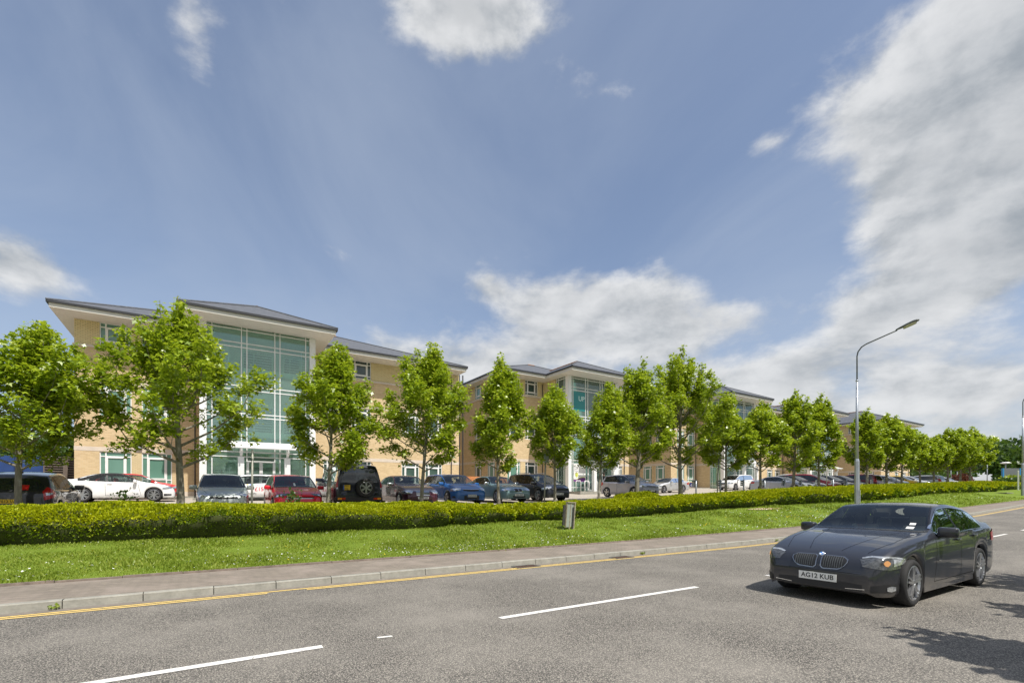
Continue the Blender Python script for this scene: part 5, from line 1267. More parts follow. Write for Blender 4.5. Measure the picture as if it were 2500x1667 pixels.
def f_bmw(hl, hw, H, zL, nz, lm):
    zL -= .055
    r = [('headlamp', 'FC', [(-.27, zL - .10), (.0, zL - .135), (.24, zL - .12), (.46, zL - .02)], [(-.27, zL - .01), (-.14, zL + .035), (.12, zL + .045), (.46, zL + .005)], M['lamp_dark'], .006),
         ('headlamp_brow', 'FC', [(-.24, zL + .0), (-.14, zL + .022), (.10, zL + .022), (.40, zL - .018)], [(-.24, zL + .012), (-.14, zL + .042), (.10, zL + .048), (.40, zL - .008)], 'lamp_clear', .010),
         ('headlamp_reflector', 'FC', [(.10, zL - .09), (.34, zL - .045)], [(.10, zL + .012), (.34, zL - .012)], 'lamp_clear', .010),
         ('indicator', 'FC', [(-.04, zL - .05), (-.02, zL - .078), (.015, zL - .086), (.04, zL - .065), (.055, zL - .045)], [(-.04, zL - .04), (-.02, zL - .012), (.015, zL - .005), (.04, zL - .02), (.055, zL - .04)], 'lamp_lit', .012),
         ('lower_grille', 'F', [(-hw * .66, .225), (0, .215), (hw * .66, .225)], [(-hw * .62, .33), (-hw * .3, .345), (hw * .3, .345), (hw * .62, .33)], 'black', .008),
         ('bumper_corner_recess', 'FC', [(-.20, .24), (.18, .26)], [(-.20, .33), (.0, .36), (.18, .35)], 'black', .008), ('fog_lamp', 'FC', [(.0, .27), (.06, .255), (.13, .27)], [(.0, .32), (.06, .335), (.13, .32)], 'lamp_clear', .014)]
    for s in (1, -1):
        q = lambda pts: [(s * a, b) for a, b in pts] if s > 0 else [(-a, b) for a, b in pts][::-1]
        r.append(('kidney_surround', 'F', q([(.025, zL - .145), (.06, zL - .185), (.28, zL - .175), (.345, zL - .13), (.385, zL - .07)]), q([(.025, zL - .01), (.06, zL + .01), (.32, zL + .005), (.385, zL - .03)]), 'satin', .010))
        r.append(('kidney_grille', 'F', q([(.045, zL - .14), (.07, zL - .170), (.27, zL - .160), (.335, zL - .12), (.366, zL - .07)]), q([(.045, zL - .015), (.07, zL - .004), (.31, zL - .008), (.366, zL - .035)]), 'black', .020))
        for k in range(9):
            x = .08 + k * .030; r.append(('kidney_slat', 'F', sorted([(s * (x - .004), zL - .15), (s * (x + .004), zL - .15)]), sorted([(s * (x - .004), zL - .012), (s * (x + .004), zL - .012)]), 'galv_dark', .026))
    for s in (1, -1): r.append(('chrome_strip', 'F', sorted([(s * hw * .40, .255), (s * hw * .66, .27)]), sorted([(s * hw * .40, .265), (s * hw * .66, .282)]), 'chrome', .014))
    return r
FACES['bmw'] = dict(front=f_bmw)
PT = {}
def paint(nm, col, metal=0, rough=.35):
    if nm not in PT: PT[nm] = carpaint(nm, col, metal, rough)
    return PT[nm]
def ex_bmw(t, c):
    P, pa, rb = c['proj'], c['patch'], c['ribbon']
    # bonnet creases, chrome window line, roundel, stickers, lower sill line
    b = MB()
    for k in ('L', 'R'):
        X = np.linspace(c['d0'] - .02, c['d1'] + .02, 26); rb(b, k, [(x, c['up_z'](x) + .016) for x in X], .012, .009); rb(b, k, [(x, c['lo_z'](x) - .012) for x in X], .016, .009)
    b.build('chrome_window_line', M['chrome'], t, recalc=False)
    g = MB()
    for s in (1, -1): rb(g, 'T', [(c['x1w'] + .05, s * .52), (c['hl'] * .74, s * .34), (c['hl'] * .90, s * .22)], .008, .003)
    g.build('bonnet_crease', M['trim'], t, recalc=False)
    p = P('T', c['hl'] * .945, 0, .004); r = MB(); n = 20
    if p:
        ro = MB().lathe([(0, .004), (.040, .004), (.043, 0)], n=20).build('badge', M['chrome'], t, True); ro.location = p; ro.rotation_euler = (0, math.radians(38), 0)
        for q, mm in enumerate(('blue_print', 'white', 'blue_print', 'white')):
            mt = M['white'] if mm == 'white' else (bpy.data.materials.get('blue_print') or plain('blue_print', (.02, .20, .60), .3, var=.02))
            pl = [(0, 0)] + [(.030 * math.cos(a), .030 * math.sin(a)) for a in np.linspace(q * PI / 2, (q + 1) * PI / 2, 7)]
            MB().prism(pl, .0045, .006, 'xy').build('badge_quarter', mt, ro)
    # stickers on the passenger side of the windscreen
    x = c['x1w'] - .16
    pa('windscreen_sticker', 'T', [(x, .52), (x + .07, .52)], [(x, .62), (x + .07, .62)], M['plate_w'], .008, 4, 4)
    pa('windscreen_sticker', 'T', [(x - .10, .53), (x - .05, .53)], [(x - .10, .61), (x - .05, .61)], M['plate_w'], .008, 4, 4)
    for k, s in (('L', 1), ('R', -1)): MB().box(c['xr'] + c['R'] + .01, c['xf'] - c['R'] - .01, s * (c['hw'] * .955) - .02, s * (c['hw'] * .955) + .02, c['low'] - .01, c['low'] + .11).build('sill', PT['charcoal_paint'], t, bevel=.01)
    for k in ('L', 'R'): pa('side_indicator', k, [(.62, .585), (.74, .60)], [(.62, .598), (.74, .613)], M['chrome'], .008, 4, 2)
DP = paint('charcoal_paint', (.020, .022, .030), .0, .35)
car('saloon_car', 'dark charcoal saloon driving on the road with one amber light showing', 'car', 10.18, 3.62, PI, 4.86, 1.86, 1.464, 2.968, .80, 'saloon', DP, rw=.335, detail=2, z=.008, face='bmw', plate=('AG12 KUB', .262, False), group=None, interior='seat_tan', rim=5, extras=ex_bmw, low=.17)
hp = PI / 2
def ex_ant(t, c):
    p = Vector((-c['hl'] * .45, 0, float(c['top'](-c['hl'] * .45)))); MB().tube([p, p + Vector((-.12, 0, .20))], .008, 5).box(p.x - .04, p.x + .03, -.02, .02, p.z - .01, p.z + .03).build('aerial', M['black'], t)
def ex_c1(t, c):
    ex_ant(t, c); pt = c['patch']; pt('window_poster', 'B', [(-.36, 1.00), (-.20, 1.00)], [(-.36, 1.14), (-.20, 1.14)], M['lamp_red'], .009, 3, 3)
car('black_hatchback', 'black hatchback seen from behind at the far left, yellow plate ending LUA', 'car', -4.50, 21.05, hp, 4.34, 1.84, 1.50, 2.64, .90, 'hatch', paint('black_paint', (.012, .012, .014)), z=None, rplate=('V612 LUA', .46, .52, .112), extras=ex_c1, face='none', rim=6)
car('silver_hatchback', 'small silver hatchback facing the hedge, left of the first sign post, petals on its bonnet', 'car', .66, 21.95, -hp, 3.70, 1.69, 1.50, 2.39, .72, 'hatch', paint('silver_green_paint', (.44, .48, .47), .4), face='hatch', extras=ex_ant, lamps='clear')
def ex_vw(t, c):
    p = c['proj']('F', 0, float(c['belt'](c['hl'] * .86)) - .115, .012)
    ro = MB().lathe([(.048, 0), (.056, .004), (.060, 0)], axis='x', n=20).build('badge', M['chrome'], t, True); ro.location = p
    b = MB(); b.bar((.002, -.028, .040), (.002, 0, .004), .010, .004); b.bar((.002, 0, .004), (.002, .028, .040), .010, .004)
    for y0_, y1_ in ((-.045, -.022), (-.022, 0), (0, .022), (.022, .045)): up_ = (y0_ in (-.045, 0)); b.bar((.002, y0_, -.002 if up_ else -.044), (.002, y1_, -.044 if up_ else -.002), .009, .004)
    b.build('badge_letters', M['chrome'], ro)
    c['patch']('paper_permit', 'T', [(c['x1w'] - .30, -.06), (c['x1w'] - .12, -.06)], [(c['x1w'] - .30, .0), (c['x1w'] - .12, .02)], M['plate_w'], .008, 3, 3)
car('red_hatchback', 'bright red hatchback facing the hedge in front of the nearest glass tower', 'car', 3.12, 21.7, -hp, 4.20, 1.78, 1.48, 2.58, .88, 'hatch', paint('red_paint', (.72, .008, .03), 0, .3), face='golf', extras=ex_vw)
def ex_disco(t, c):
    hl, hw, Ht = c['hl'], c['hw'], c['Ht']; x = -hl - .02
    w = MB().lathe([(.24, -.0), (.27, -.02), (.355, -.02), (.375, -.05), (.375, -.19), (.33, -.23), (.05, -.23)], axis='x', n=32)
    w.v = [(-p[0] * -1 + x - .20 + .0, p[1], p[2]) for p in w.v]
    w = MB().lathe([(.24, 0), (.27, .012), (.35, .012), (.375, -.02), (.375, -.17), (.33, -.20), (.05, -.20)], axis='x', n=32); w.v = [(-p[0] + x - .205, p[1] - .20, p[2] + Ht * .50) for p in w.v]
    wo_ = w.build('spare_wheel', M['rubber'], t, True)
    r = MB().lathe([(.245, 0), (.235, .005), (.22, -.03)], axis='x', n=28).lathe([(0, .004), (.045, .002), (.05, -.02)], axis='x', n=12)
    for q in range(6):
        a = 2 * PI * q / 6 + .52
        for da in (-.11, .11): r.bar((0, math.cos(a + da * 2) * .035, math.sin(a + da * 2) * .035), (0, math.cos(a + da) * .225, math.sin(a + da) * .225), .022, .03)
    r.v = [(-p[0] + x - .21, p[1] - .20, p[2] + Ht * .50) for p in r.v]; r.build('rim', M['alloy'], wo_)
    bk_ = MB().lathe([(0, -.05), (.235, -.05)], axis='x', n=20); bk_.v = [(-p[0] + x - .205, p[1] - .2, p[2] + Ht * .50) for p in bk_.v]; bk_.build('dark_disc', M['black'], wo_)
    MB().box(x - .02, x + .18, -hw * 1.0, hw * 1.0, .42, .60).build('rear_bumper', M['black'], t, bevel=.03)
    for s in (1, -1):
        MB().box(x - .026, x - .018, s * hw * .60, s * hw * .76, .48, .56).build('bumper_reflector', M['lamp_red'], t); MB().box(x - .026, x - .018, s * hw * .76, s * hw * .92, .48, .56).build('bumper_indicator', M['lamp_amber'], t)
        MB().tube([(-hl * .85, s * hw * .66, Ht - .01), (-hl * .80, s * hw * .66, Ht + .05), (hl * .0, s * hw * .66, Ht + .03), (hl * .05, s * hw * .66, Ht - .04)], .018, 6).build('roof_rail', M['black'], t)
car('offroad_car', 'tall dark navy off-road car seen from behind, spare wheel on its back door', 'car', 5.42, 22.35, hp, 4.70, 1.89, 1.94, 2.54, .90, 'offroad', paint('navy_black_paint', (.010, .012, .025)), rw=.365, rplate=('EA51\nKAJ', .50, .28, .20, .52, True, True), extras=ex_disco, face='none', low=.30)
car('maroon_saloon', 'dark maroon saloon with a wide chrome grille, right of the off-road car', 'car', 8.42, 22.85, -hp, 4.58, 1.77, 1.45, 2.76, .80, 'saloon', paint('maroon_paint', (.075, .014, .03), .3), face='merc', plate=('LS07 NGE', .30, False), tone=M['chrome'])
car('blue_hatchback', 'bright blue hatchback with a large dark lower grille, between two maples', 'car', 10.95, 22.85, -hp, 4.36, 1.84, 1.50, 2.64, .90, 'hatch', paint('blue_paint', (.02, .12, .38), .25), face='focus', plate=('WK08 EWM', .285, True), extras=ex_ant)
car('teal_saloon', 'pale teal saloon with a small chrome grille, left of the parking sign', 'car', 13.45, 22.55, -hp, 4.50, 1.70, 1.39, 2.62, .86, 'saloon', paint('teal_paint', (.17, .27, .29), .4), face='rover', plate=('YJ02 OGF', .29, False), tone=M['chrome'], extras=ex_ant)
def ex_rails(t, c):
    for s in (1, -1):
        x0, x1 = -c['hl'] * .72, c['hl'] * .05; MB().tube([(x0, s * c['hw'] * .62, float(c['top'](x0)) - .03), (x0 + .1, s * c['hw'] * .62, float(c['top'](x0 + .1)) + .04), (x1 - .1, s * c['hw'] * .62, float(c['top'](x1 - .1)) + .04), (x1, s * c['hw'] * .62, float(c['top'](x1)) - .03)], .018, 6).build('roof_rail', M['galv'], t)
car('black_estate', 'black small estate with roof rails, behind the slim grey sign post', 'car', 16.0, 22.35, -hp, 4.16, 1.75, 1.53, 2.54, .82, 'mpv', paint('blue_black_paint', (.008, .009, .016)), face='hatch', extras=ex_rails, plate=('WN59 KVB', .26, False))
def ex_c3(t, c):
    pass
car('silver_hatchback', 'silver-lilac hatchback parked by the person in dark clothes, wheel in view', 'car', 24.1, 23.05, -hp, 3.94, 1.73, 1.52, 2.46, .78, 'hatch', paint('silver_lilac_paint', (.36, .36, .41), .5), face='c3', plate=('WP10 EYP', .28, False))
# second row, parallel to the buildings
def ex_soft(t, c):
    x0, x1 = -c['hl'] * .66, c['x0w'] + .02; b = MB(); X = np.linspace(x0, x1, 14)
    for s in (1, -1):
        pass
    G = []
    for x in X:
        row = []
        for y in np.linspace(-1, 1, 13):
            w = c['wy'](x) + .07; p = c['proj']('T', x, y * w, .014); row.append(p)
        G.append(row)
    for i in range(len(X) - 1):
        for j in range(12):
            q = (G[i][j], G[i + 1][j], G[i + 1][j + 1], G[i][j + 1])
            if None not in q: b.quad(*q)
    b.build('fabric_hood', M['softtop'], t, True)
    for k in ('L', 'R'):
        X = np.linspace(-c['hl'] * .64, c['x1w'] - .30, 24); lo = [(x, (c['up_z'](x) - .02) if x > c['d0'] + .35 else float(c['belt'](x)) + .03 + max(0, (x - c['d0'] + .1) * .5 if x > c['d0'] - .1 else 0)) for x in X]
        c['patch']('fabric_hood_side', k, lo, [(x, max(l[1] + .01, float(c['top'](x)) - .012)) for x, l in zip(X, lo)], M['softtop'], .012, 24, 4)
car('white_convertible', 'white convertible with a black fabric roof, side on', 'car', -3.50, 31.4, 0, 4.62, 1.85, 1.41, 2.75, .87, 'coupe', paint('white_car_paint', (.80, .80, .80), 0, .3), face='hatch', rim=7, extras=ex_soft, interior='seat_red', rw=.335)
car('red_people_carrier', 'red car behind the white convertible, only roof and bonnet visible', 'car', -3.05, 34.5, 0, 4.1, 1.8, 1.42, 2.65, .88, 'hatch', paint('bright_red_paint', (.55, .02, .02), 0, .3), detail=1)
def ex_honda(t, c):
    for txt, x, zz, sz, mm in (('£157', -.62, .60, .30, bpy.data.materials.get('red_print') or plain('red_print', (.60, .02, .05), .5, var=.02)), ('FLEXFN', -.20, .36, .12, M['ink']), ('from', -.18, .76, .10, M['ink'])):
        me = text_mesh(txt, sz); b = []
        for vtx in me.vertices:
            p = c['proj']('L', x - vtx.co.x, zz + vtx.co.y, .006) or Vector((x, c['hw'], zz)); vtx.co = p
        link_mesh('side_lettering', me, mm, t)
    for k, col in enumerate(((.75, .65, .1), (.15, .3, .8), (.3, .7, .5), (.8, .3, .5))):
        x = .0 - k * .16; c['patch']('coloured_dot', 'L', [(x, .83), (x + .06, .83)], [(x, .88), (x + .06, .88)], plain('dot_print', col, .5, var=.02), .007, 2, 2)
car('white_hatchback', 'white courtesy hatchback with red price lettering, behind the silver and red hatchbacks', 'car', 2.15, 31.2, PI, 4.27, 1.77, 1.46, 2.64, .86, 'mpv', paint('white_car_paint', (.80, .80, .80)), extras=ex_honda, face='hatch')
car('silver_saloon', 'silver saloon turned side on beyond the silver-lilac hatchback', 'car', 38.1, 31.4, PI, 4.52, 1.81, 1.42, 2.76, .76, 'saloon', paint('silver_paint', (.55, .56, .57), .45), rim=5, detail=1, rw=.33)
car('dark_offroad_car', 'dark plum off-road car with silver roof rails behind the bonnet of the silver-lilac hatchback', 'car', 35.6, 35.2, 0, 4.4, 1.8, 1.70, 2.6, .85, 'mpv', paint('plum_paint', (.035, .02, .028), .3), detail=1, extras=ex_rails)
car('white_hatchback', 'white hatchback alone in the open bay in front of the third glass tower', 'car', 46.9, 29.9, PI, 4.36, 1.79, 1.58, 2.70, .88, 'mpv', paint('white_car_paint', (.80, .80, .80)), face='merc', detail=1)
# front row beyond the open bay
car('silver_coupe', 'long silver coupe with a chrome barred nose, first right of the open bay', 'car', 41.45, 22.25, -hp, 4.64, 1.77, 1.40, 2.72, .8, 'coupe', paint('silver_blue_paint', (.42, .45, .52), .5), face='merc', detail=1)
FR = [(44.15, 'black_saloon', 'black saloon beside the long silver coupe', 'saloon', 'black_paint', None, 4.6, 1.45, 'merc'), (47.0, 'red_people_carrier', 'red people carrier left of the tall street lamp', 'mpv', 'dull_red_paint', (.30, .012, .02), 4.7, 1.60, 'hatch'),
      (49.75, 'black_hatchback', 'black hatchback between the red people carrier and the street lamp', 'hatch', 'black_paint', None, 4.2, 1.48, 'hatch'), (52.3, 'dark_grey_hatchback', 'dark grey hatchback just right of the street lamp foot', 'hatch', 'dark_grey_paint', (.03, .033, .045), 4.2, 1.5, 'hatch'),
      (55.4, 'dark_red_estate', 'dark red estate with long dark side glass', 'mpv', 'dark_red_paint', (.14, .008, .018), 4.6, 1.62, 'hatch'), (58.4, 'maroon_hatchback', 'small maroon hatchback half hidden beside the dark red estate', 'hatch', 'maroon_paint', None, 4.0, 1.45, 'hatch'),
      (62.1, 'grey_hatchback', 'grey-silver hatchback left of the yellow car', 'mpv', 'grey_silver_paint', (.33, .35, .40), 4.3, 1.55, 'hatch'), (66.3, 'yellow_hatchback', 'yellow hatchback, the only yellow car', 'hatch', 'yellow_paint', (.62, .42, .02), 4.1, 1.50, 'hatch'),
      (69.2, 'white_hatchback', 'pale white hatchback right of the yellow car', 'hatch', 'pale_white_paint', (.66, .68, .70), 4.2, 1.5, 'hatch'), (72.6, 'silver_estate', 'silver estate with a roof rack and red tail lamp toward the right', 'mpv', 'silver_paint', None, 4.7, 1.6, 'hatch'),
      (76.2, 'black_estate', 'black estate second from the end of the far row', 'mpv', 'black_paint', None, 4.5, 1.55, 'hatch'), (80.2, 'silver_hatchback', 'last silver hatchback at the end of the far row', 'hatch', 'silver_paint', None, 4.1, 1.5, 'hatch')]
for i, (u, nm, lab, kd, pn, pc, L, Hh, fc) in enumerate(FR):
    car(nm, lab, 'car', u, 20.2 + L / 2, hp if i in (9, 4) else -hp, L, 1.78, Hh, L * .6, L * .19, kd, paint(pn, pc or (.012, .012, .014), .3), face=fc if i not in (9, 4) else 'none', detail=0)
car('white_van_car', 'white car in the row behind the red people carrier', 'car', 58.5, 31, hp, 4.6, 1.85, 1.75, 2.8, .85, 'mpv', paint('pale_white_paint', (.66, .68, .70)), detail=0)
car('red_hatchback', 'distant red car at the far right, near the second street lamp', 'car', 118, 27.5, hp, 4.2, 1.8, 1.55, 2.6, .85, 'hatch', paint('bright_red_paint', (.55, .02, .02)), detail=0, face='none')
car('grey_hatchback', 'distant dark grey car left of the distant red car', 'car', 112.5, 26.5, 0, 4.2, 1.8, 1.5, 2.6, .85, 'hatch', paint('dark_grey_paint', (.03, .033, .045)), detail=0)
car('red_hatchback', 'red car behind the black hatchback at the far left edge', 'car', -9.4, 33.5, hp, 4.1, 1.75, 1.55, 2.55, .85, 'hatch', paint('bright_red_paint', (.55, .02, .02)), detail=1, face='none')
# ------------------------------------------------------------------ street furniture
def lamp(u, v, label):
    z = h1(u, v); t = empty('street_lamp', (u, v, z), label=label, cat='street lamp', group='grey street lamps along the verge')
    MB().tube([(0, 0, -.1), (0, 0, .02), (0, 0, 2.9), (0, 0, 3.05)], [.135, .135, .125, .085], 8, cap=False).build('lamp_base', M['galv'], t, False, recalc=True)
    MB().tube([(0, 0, 3.0), (0, 0, 7.4)], [.085, .050], 10).tube([(0, 0, 7.35), (0, 0, 7.42)], [.07, .07], 10).build('pole', M['galv'], t, True)
    arm = [(0, 0, 7.4), (0, 0, 8.75), (0, -.05, 8.98), (0, -.22, 9.2), (0, -.45, 9.31), (0, -1.85, 9.66)]
    MB().tube(arm, .036, 8).build('arm', M['galv_dark'], t, True)
    h = MB(); n = 12; prof = [(-1.80, .05, .05), (-1.95, .09, .07), (-2.25, .13, .10), (-2.55, .15, .11), (-2.72, .12, .08), (-2.78, .03, .03)]
    for i, (y, w, hh) in enumerate(prof):
        zc = 9.66 + (-y - 1.85) * .25
        for k in range(n): a = 2 * PI * k / n; h.v.append((w * math.cos(a), y, zc + .03 + hh * (math.sin(a) if math.sin(a) > 0 else math.sin(a) * .25)))
    for i in range(len(prof) - 1):
        for k in range(n): a = i * n + k; b = i * n + (k + 1) % n; h.f.append((a, b, b + n, a + n))
    h.f.append(tuple(range(n))); h.f.append(tuple(reversed(range((len(prof) - 1) * n, len(prof) * n))))
    ho = h.build('lamp_head', M['galv_dark'], t, True)
    g = MB(); 
    for i, (y, w) in enumerate([(-2.12, .04), (-2.25, .11), (-2.5, .125), (-2.66, .07)]):
        zc = 9.66 + (-y - 1.85) * .25
        for k in range(n): a = 2 * PI * k / n; g.v.append((w * math.cos(a), y, zc + .0 + (.10 * math.sin(a) if math.sin(a) < 0 else .01)))
    for i in range(3):
        for k in range(n): a = i * n + k; b = i * n + (k + 1) % n; g.f.append((a, b, b + n, a + n))
    g.f.append(tuple(range(n))); g.f.append(tuple(reversed(range(3 * n, 4 * n)))); g.build('lamp_bowl', M['lampglass'], ho, True)
    MB().box(-.05, .05, -.146, -.128, .6, 1.3).build('access_door', M['galv'], t)
    return t
lamp(30.72, 12.3, 'tall street lamp standing behind the driving charcoal saloon, its arm over the road')
lamp(64.75, 12.3, 'street lamp cut off by the right edge of the picture')
# parking bay markers
PU = [26.09, 28.58, 31.2, 33.8, 36.41, 38.82, 41.4, 43.91, 46.3, 48.76, 51.31, 53.85]
ORD = ['first', 'second', 'third', 'fourth', 'fifth', 'sixth', 'seventh', 'eighth', 'ninth', 'tenth', 'eleventh', 'twelfth']
for i, u in enumerate(PU):
    t = empty('parking_sign', (u, 19.3, h1(u, 19.3)), rz=math.radians(random.uniform(-6, 6)), label=ORD[i] + ' short parking bay marker from the left' + (', white plate on grey post' if i > 9 else ', grey slatted plate'), cat='parking sign', group='parking bay markers behind the hedge')
    MB().tube([(0, 0, 0), (0, 0, 1.18)], .05, 8).build('post', M['galv'], t, True)
    b = MB()
    for k in range(3): b.box(-.30, .22, .05, .07, .76 + k * .13, .87 + k * .13)
    b.build('plate', M['white'] if i > 9 else plain('plate_back', (.20, .22, .21), .5, .3, var=.2) if i == 0 else (M['white'] if i > 9 else bpy.data.materials['plate_back']), t)
def signpost(u, v, h, lean, label, plate=False, ly=0):
    t = empty('sign_post', (u, v, h1(u, v)), label=label, cat='sign post', group='slim grey sign posts in the hedge')
    MB().tube([(0, 0, -.1), (lean, ly, h)], .034, 8).build('post', plain('weathered_post', (.36, .36, .31), .6, .3, var=.2, vs=5) if 'weathered_post' not in bpy.data.materials else bpy.data.materials['weathered_post'], t, True)
    if plate: b = MB().box(lean - .15, lean + .15, -.045, -.035, h - .42, h); b.build('sign_plate', M['galv'], t, bevel=.004)
signpost(1.42, 18.6, 2.42, .03, 'slim sign post without a plate in front of the nearest entrance')
signpost(13.75, 18.6, 2.55, .10, 'slim post carrying a small grey plate, in front of the black estate', True)
signpost(27.5, 18.8, 2.65, .18, 'leaning bare post left of the white hatchback in the open bay')
signpost(41.9, 18.9, 2.6, 0, 'bare post in front of the black saloon beyond the open bay')
signpost(55.6, 19.0, 2.7, 0, 'bare post between the second and third maples right of the street lamp')
# old two-panel board on the verge
t = empty('roadside_board', (11.05, 13.45, h1(11.2, 13.45)), rz=math.radians(20), label='weathered two-panel board on the verge with dark timber sides, slightly leaning', cat='sign board')
t.rotation_euler = (math.radians(2), math.radians(3.5), math.radians(14))
fr_ = plain('weathered_timber_edge', (.36, .31, .22), .85, var=.3, vs=12)
MB().box(-.22, -.03, -.012, .012, .08, .95).build('panel', plain('pale_green_grey_panel', (.30, .33, .30), .6, var=.12, vs=2.5), t)
MB().box(.0, .16, -.012, .012, .10, .95).build('panel', bpy.data.materials['pale_green_grey_panel'], t)
MB().box(-.24, -.22, -.03, .03, .06, .98).box(-.03, .0, -.03, .03, .02, .98).box(.19, .245, -.045, .035, .0, .99).box(-.245, .25, -.05, .04, .955, .985).build('frame', fr_, t)
MB().box(.10, .19, -.05, -.02, .0, .80).build('dark_batten', plain('peeling_black_timber', (.045, .042, .04), .8, var=.5, vs=14), t)
MB().box(-.36, -.25, .02, .06, .14, .86).build('dark_batten', bpy.data.materials['peeling_black_timber'], t)
# blue container and louvred enclosure
t = empty('blue_container', (-14.6, 47, 1.5), label='blue steel site container behind the leftmost tree', cat='container')
bm_ = plain('blue_steel', (.012, .045, .17), .5, var=.2, vs=1.2); MB().box(-5.5, 5.2, 0, 2.4, 0, 2.9).build('shell', bm_, t)
b = MB()
for k in range(8): b.box(-5.4 + k * 1.5, -5.33 + k * 1.5, -.04, -.001, .05, 2.85)
b.build('rib', plain('dark_blue_steel', (.006, .02, .08), .5), t)
b = MB()
for k in range(7): b.box(-5.2 + k * 1.5, -4.05 + k * 1.5, -.05, -.042, 1.55, 1.62)
b.build('white_stripe', M['white'], t)
t = empty('louvred_enclosure', (-8.1, 47, 1.5), label='brown slatted enclosure right of the blue container', cat='enclosure')
sb_ = plain('brown_slats', (.13, .10, .08), .7, var=.15); b = MB()
for k in range(17): b.obox((-.2, 0, .15 + k * .17), (1.15, 0, 0), (0, .05, -.035), (0, .012, .016))
b.build('slats', sb_, t); MB().box(-1.4, -1.33, -.06, .1, 0, 3).box(-.35, -.1, -.06, .08, 0, 3).box(.95, 1.02, -.06, .1, 0, 3).build('frame', sb_, t)
MB().box(-1.3, .95, .12, .16, 0, 2.9).build('backing', M['black'], t)
# far right background
t = empty('totem_sign', (100.5, 20.3, h1(100.5, 20)), rz=math.radians(-35), label='slate grey totem sign with bright blue edges at the far right', cat='sign')
MB().box(-1.1, 1.1, -.1, .1, .2, 3.0).build('panel', plain('slate_grey_panel', (.16, .17, .18), .5, .2, var=.06), t)
MB().box(-1.28, -1.11, -.13, .13, 0, 3.0).box(1.11, 1.35, -.13, .13, 0, 3.0).build('blue_edge', plain('bright_blue_panel', (.02, .22, .50), .4), t)
b = MB()
for k in range(6): b.box(-.9, .9, -.115, -.104, .6 + k * .36, .61 + k * .36)
b.build('joint_line', M['galv'], t); MB().box(.4, .9, -.12, -.106, 1.3, 1.36).box(.4, .8, -.12, -.106, 1.12, 1.17).build('lettering', M['white'], t)
for i, (u, v, h, lab) in enumerate([(112, 25.5, 5.2, 'tall mushroom headed car park lamp at the far right'), (104, 21.6, 3.9, 'shorter mushroom lamp beside the totem sign'), (103, 27, 4.6, 'flat headed car park lamp left of the totem sign'), (94.5, 25.5, 4.2, 'plain lamp column beyond the last maple')]):
    t = empty('car_park_lamp', (u, v, h1(u, v)), label=lab, cat='lamp', group='lamps of the far car park')
    MB().tube([(0, 0, 0), (0, 0, h)], .07, 8).build('pole', M['galv'], t, True)
    if i < 2: MB().lathe([(0, h + .22), (.35, h + .20), (.62, h + .08), (.62, h + .02), (.2, h - .05)], n=18).build('lamp_head', M['white'], t, True)
    elif i == 2: MB().box(-.8, .25, -.12, .12, h, h + .1).build('lamp_head', M['white'], t)
t = empty('low_building', (128, 52, 2.7), label='low dark roofed building behind the copper bush at the far right', cat='building')
MB().box(-26, 16, 0, 10, 0, 2.6).build('wall', plain('grey_wall', (.22, .22, .22), .8), t); MB().prism([(-27, 2.6), (17, 2.6), (17, 3.1), (-5, 3.4), (-27, 2.9)], -.8, 10.5).build('roof', plain('dark_roof', (.035, .035, .037), .7), t)
b = MB()
for k in range(11): b.box(-24 + k * 3.4, -22 + k * 3.4, -.05, -.01, .8, 2.1)
b.build('window', M['win_dark'], t)
t = empty('white_building', (108, 43, 2.7), label='white flat roofed building seen between trunks at the far right of the maple row', cat='building')
MB().box(-11, 9, 0, 12, 0, 4.2).build('wall', plain('pale_cladding', (.55, .57, .60), .6, var=.04), t); MB().box(-11.6, 9.6, -.6, 12.6, 4.2, 4.9).build('roof', M['white'], t); 
for x in (-9, -2, 5): MB().tube([(x, -.9, 0), (x, -.9, 5.4)], .14, 8).build('mast', M['white'], t, True)
t = empty('mesh_fence', (119, 33, 2.7), label='green mesh fence behind the distant red car', cat='fence')
b = MB()
for k in range(34): b.box(-6 + k * .4, -5.96 + k * .4, 0, .04, 0, 3.2)
for z_ in (.3, 1.6, 2.9): b.box(-6, 7.4, .042, .08, z_, z_ + .05)
b.build('mesh', plain('green_wire', (.04, .14, .08), .6), t)
for k in range(5): MB().box(-6 + k * 3.3, -5.88 + k * 3.3, .085, .2, 0, 3.3).build('post', bpy.data.materials['green_wire'], t)
t = empty('marker_post', (76.5, 14.9, h1(76.5, 14.9)), label='white marker post left of the right edge street lamp', cat='post')
MB().box(-.06, .06, -.06, .06, 0, 2.2).build('post', M['white'], t)
t = empty('manhole_cover', (66.5, 13.9, h1(66.5, 13.9) + .03), label='pale concrete cover slab in the grass near the right hedge end', cat='cover')
MB().box(-1.2, 1.2, -.4, .4, -.02, .04).build('slab', M['kerb'], t, bevel=.01)
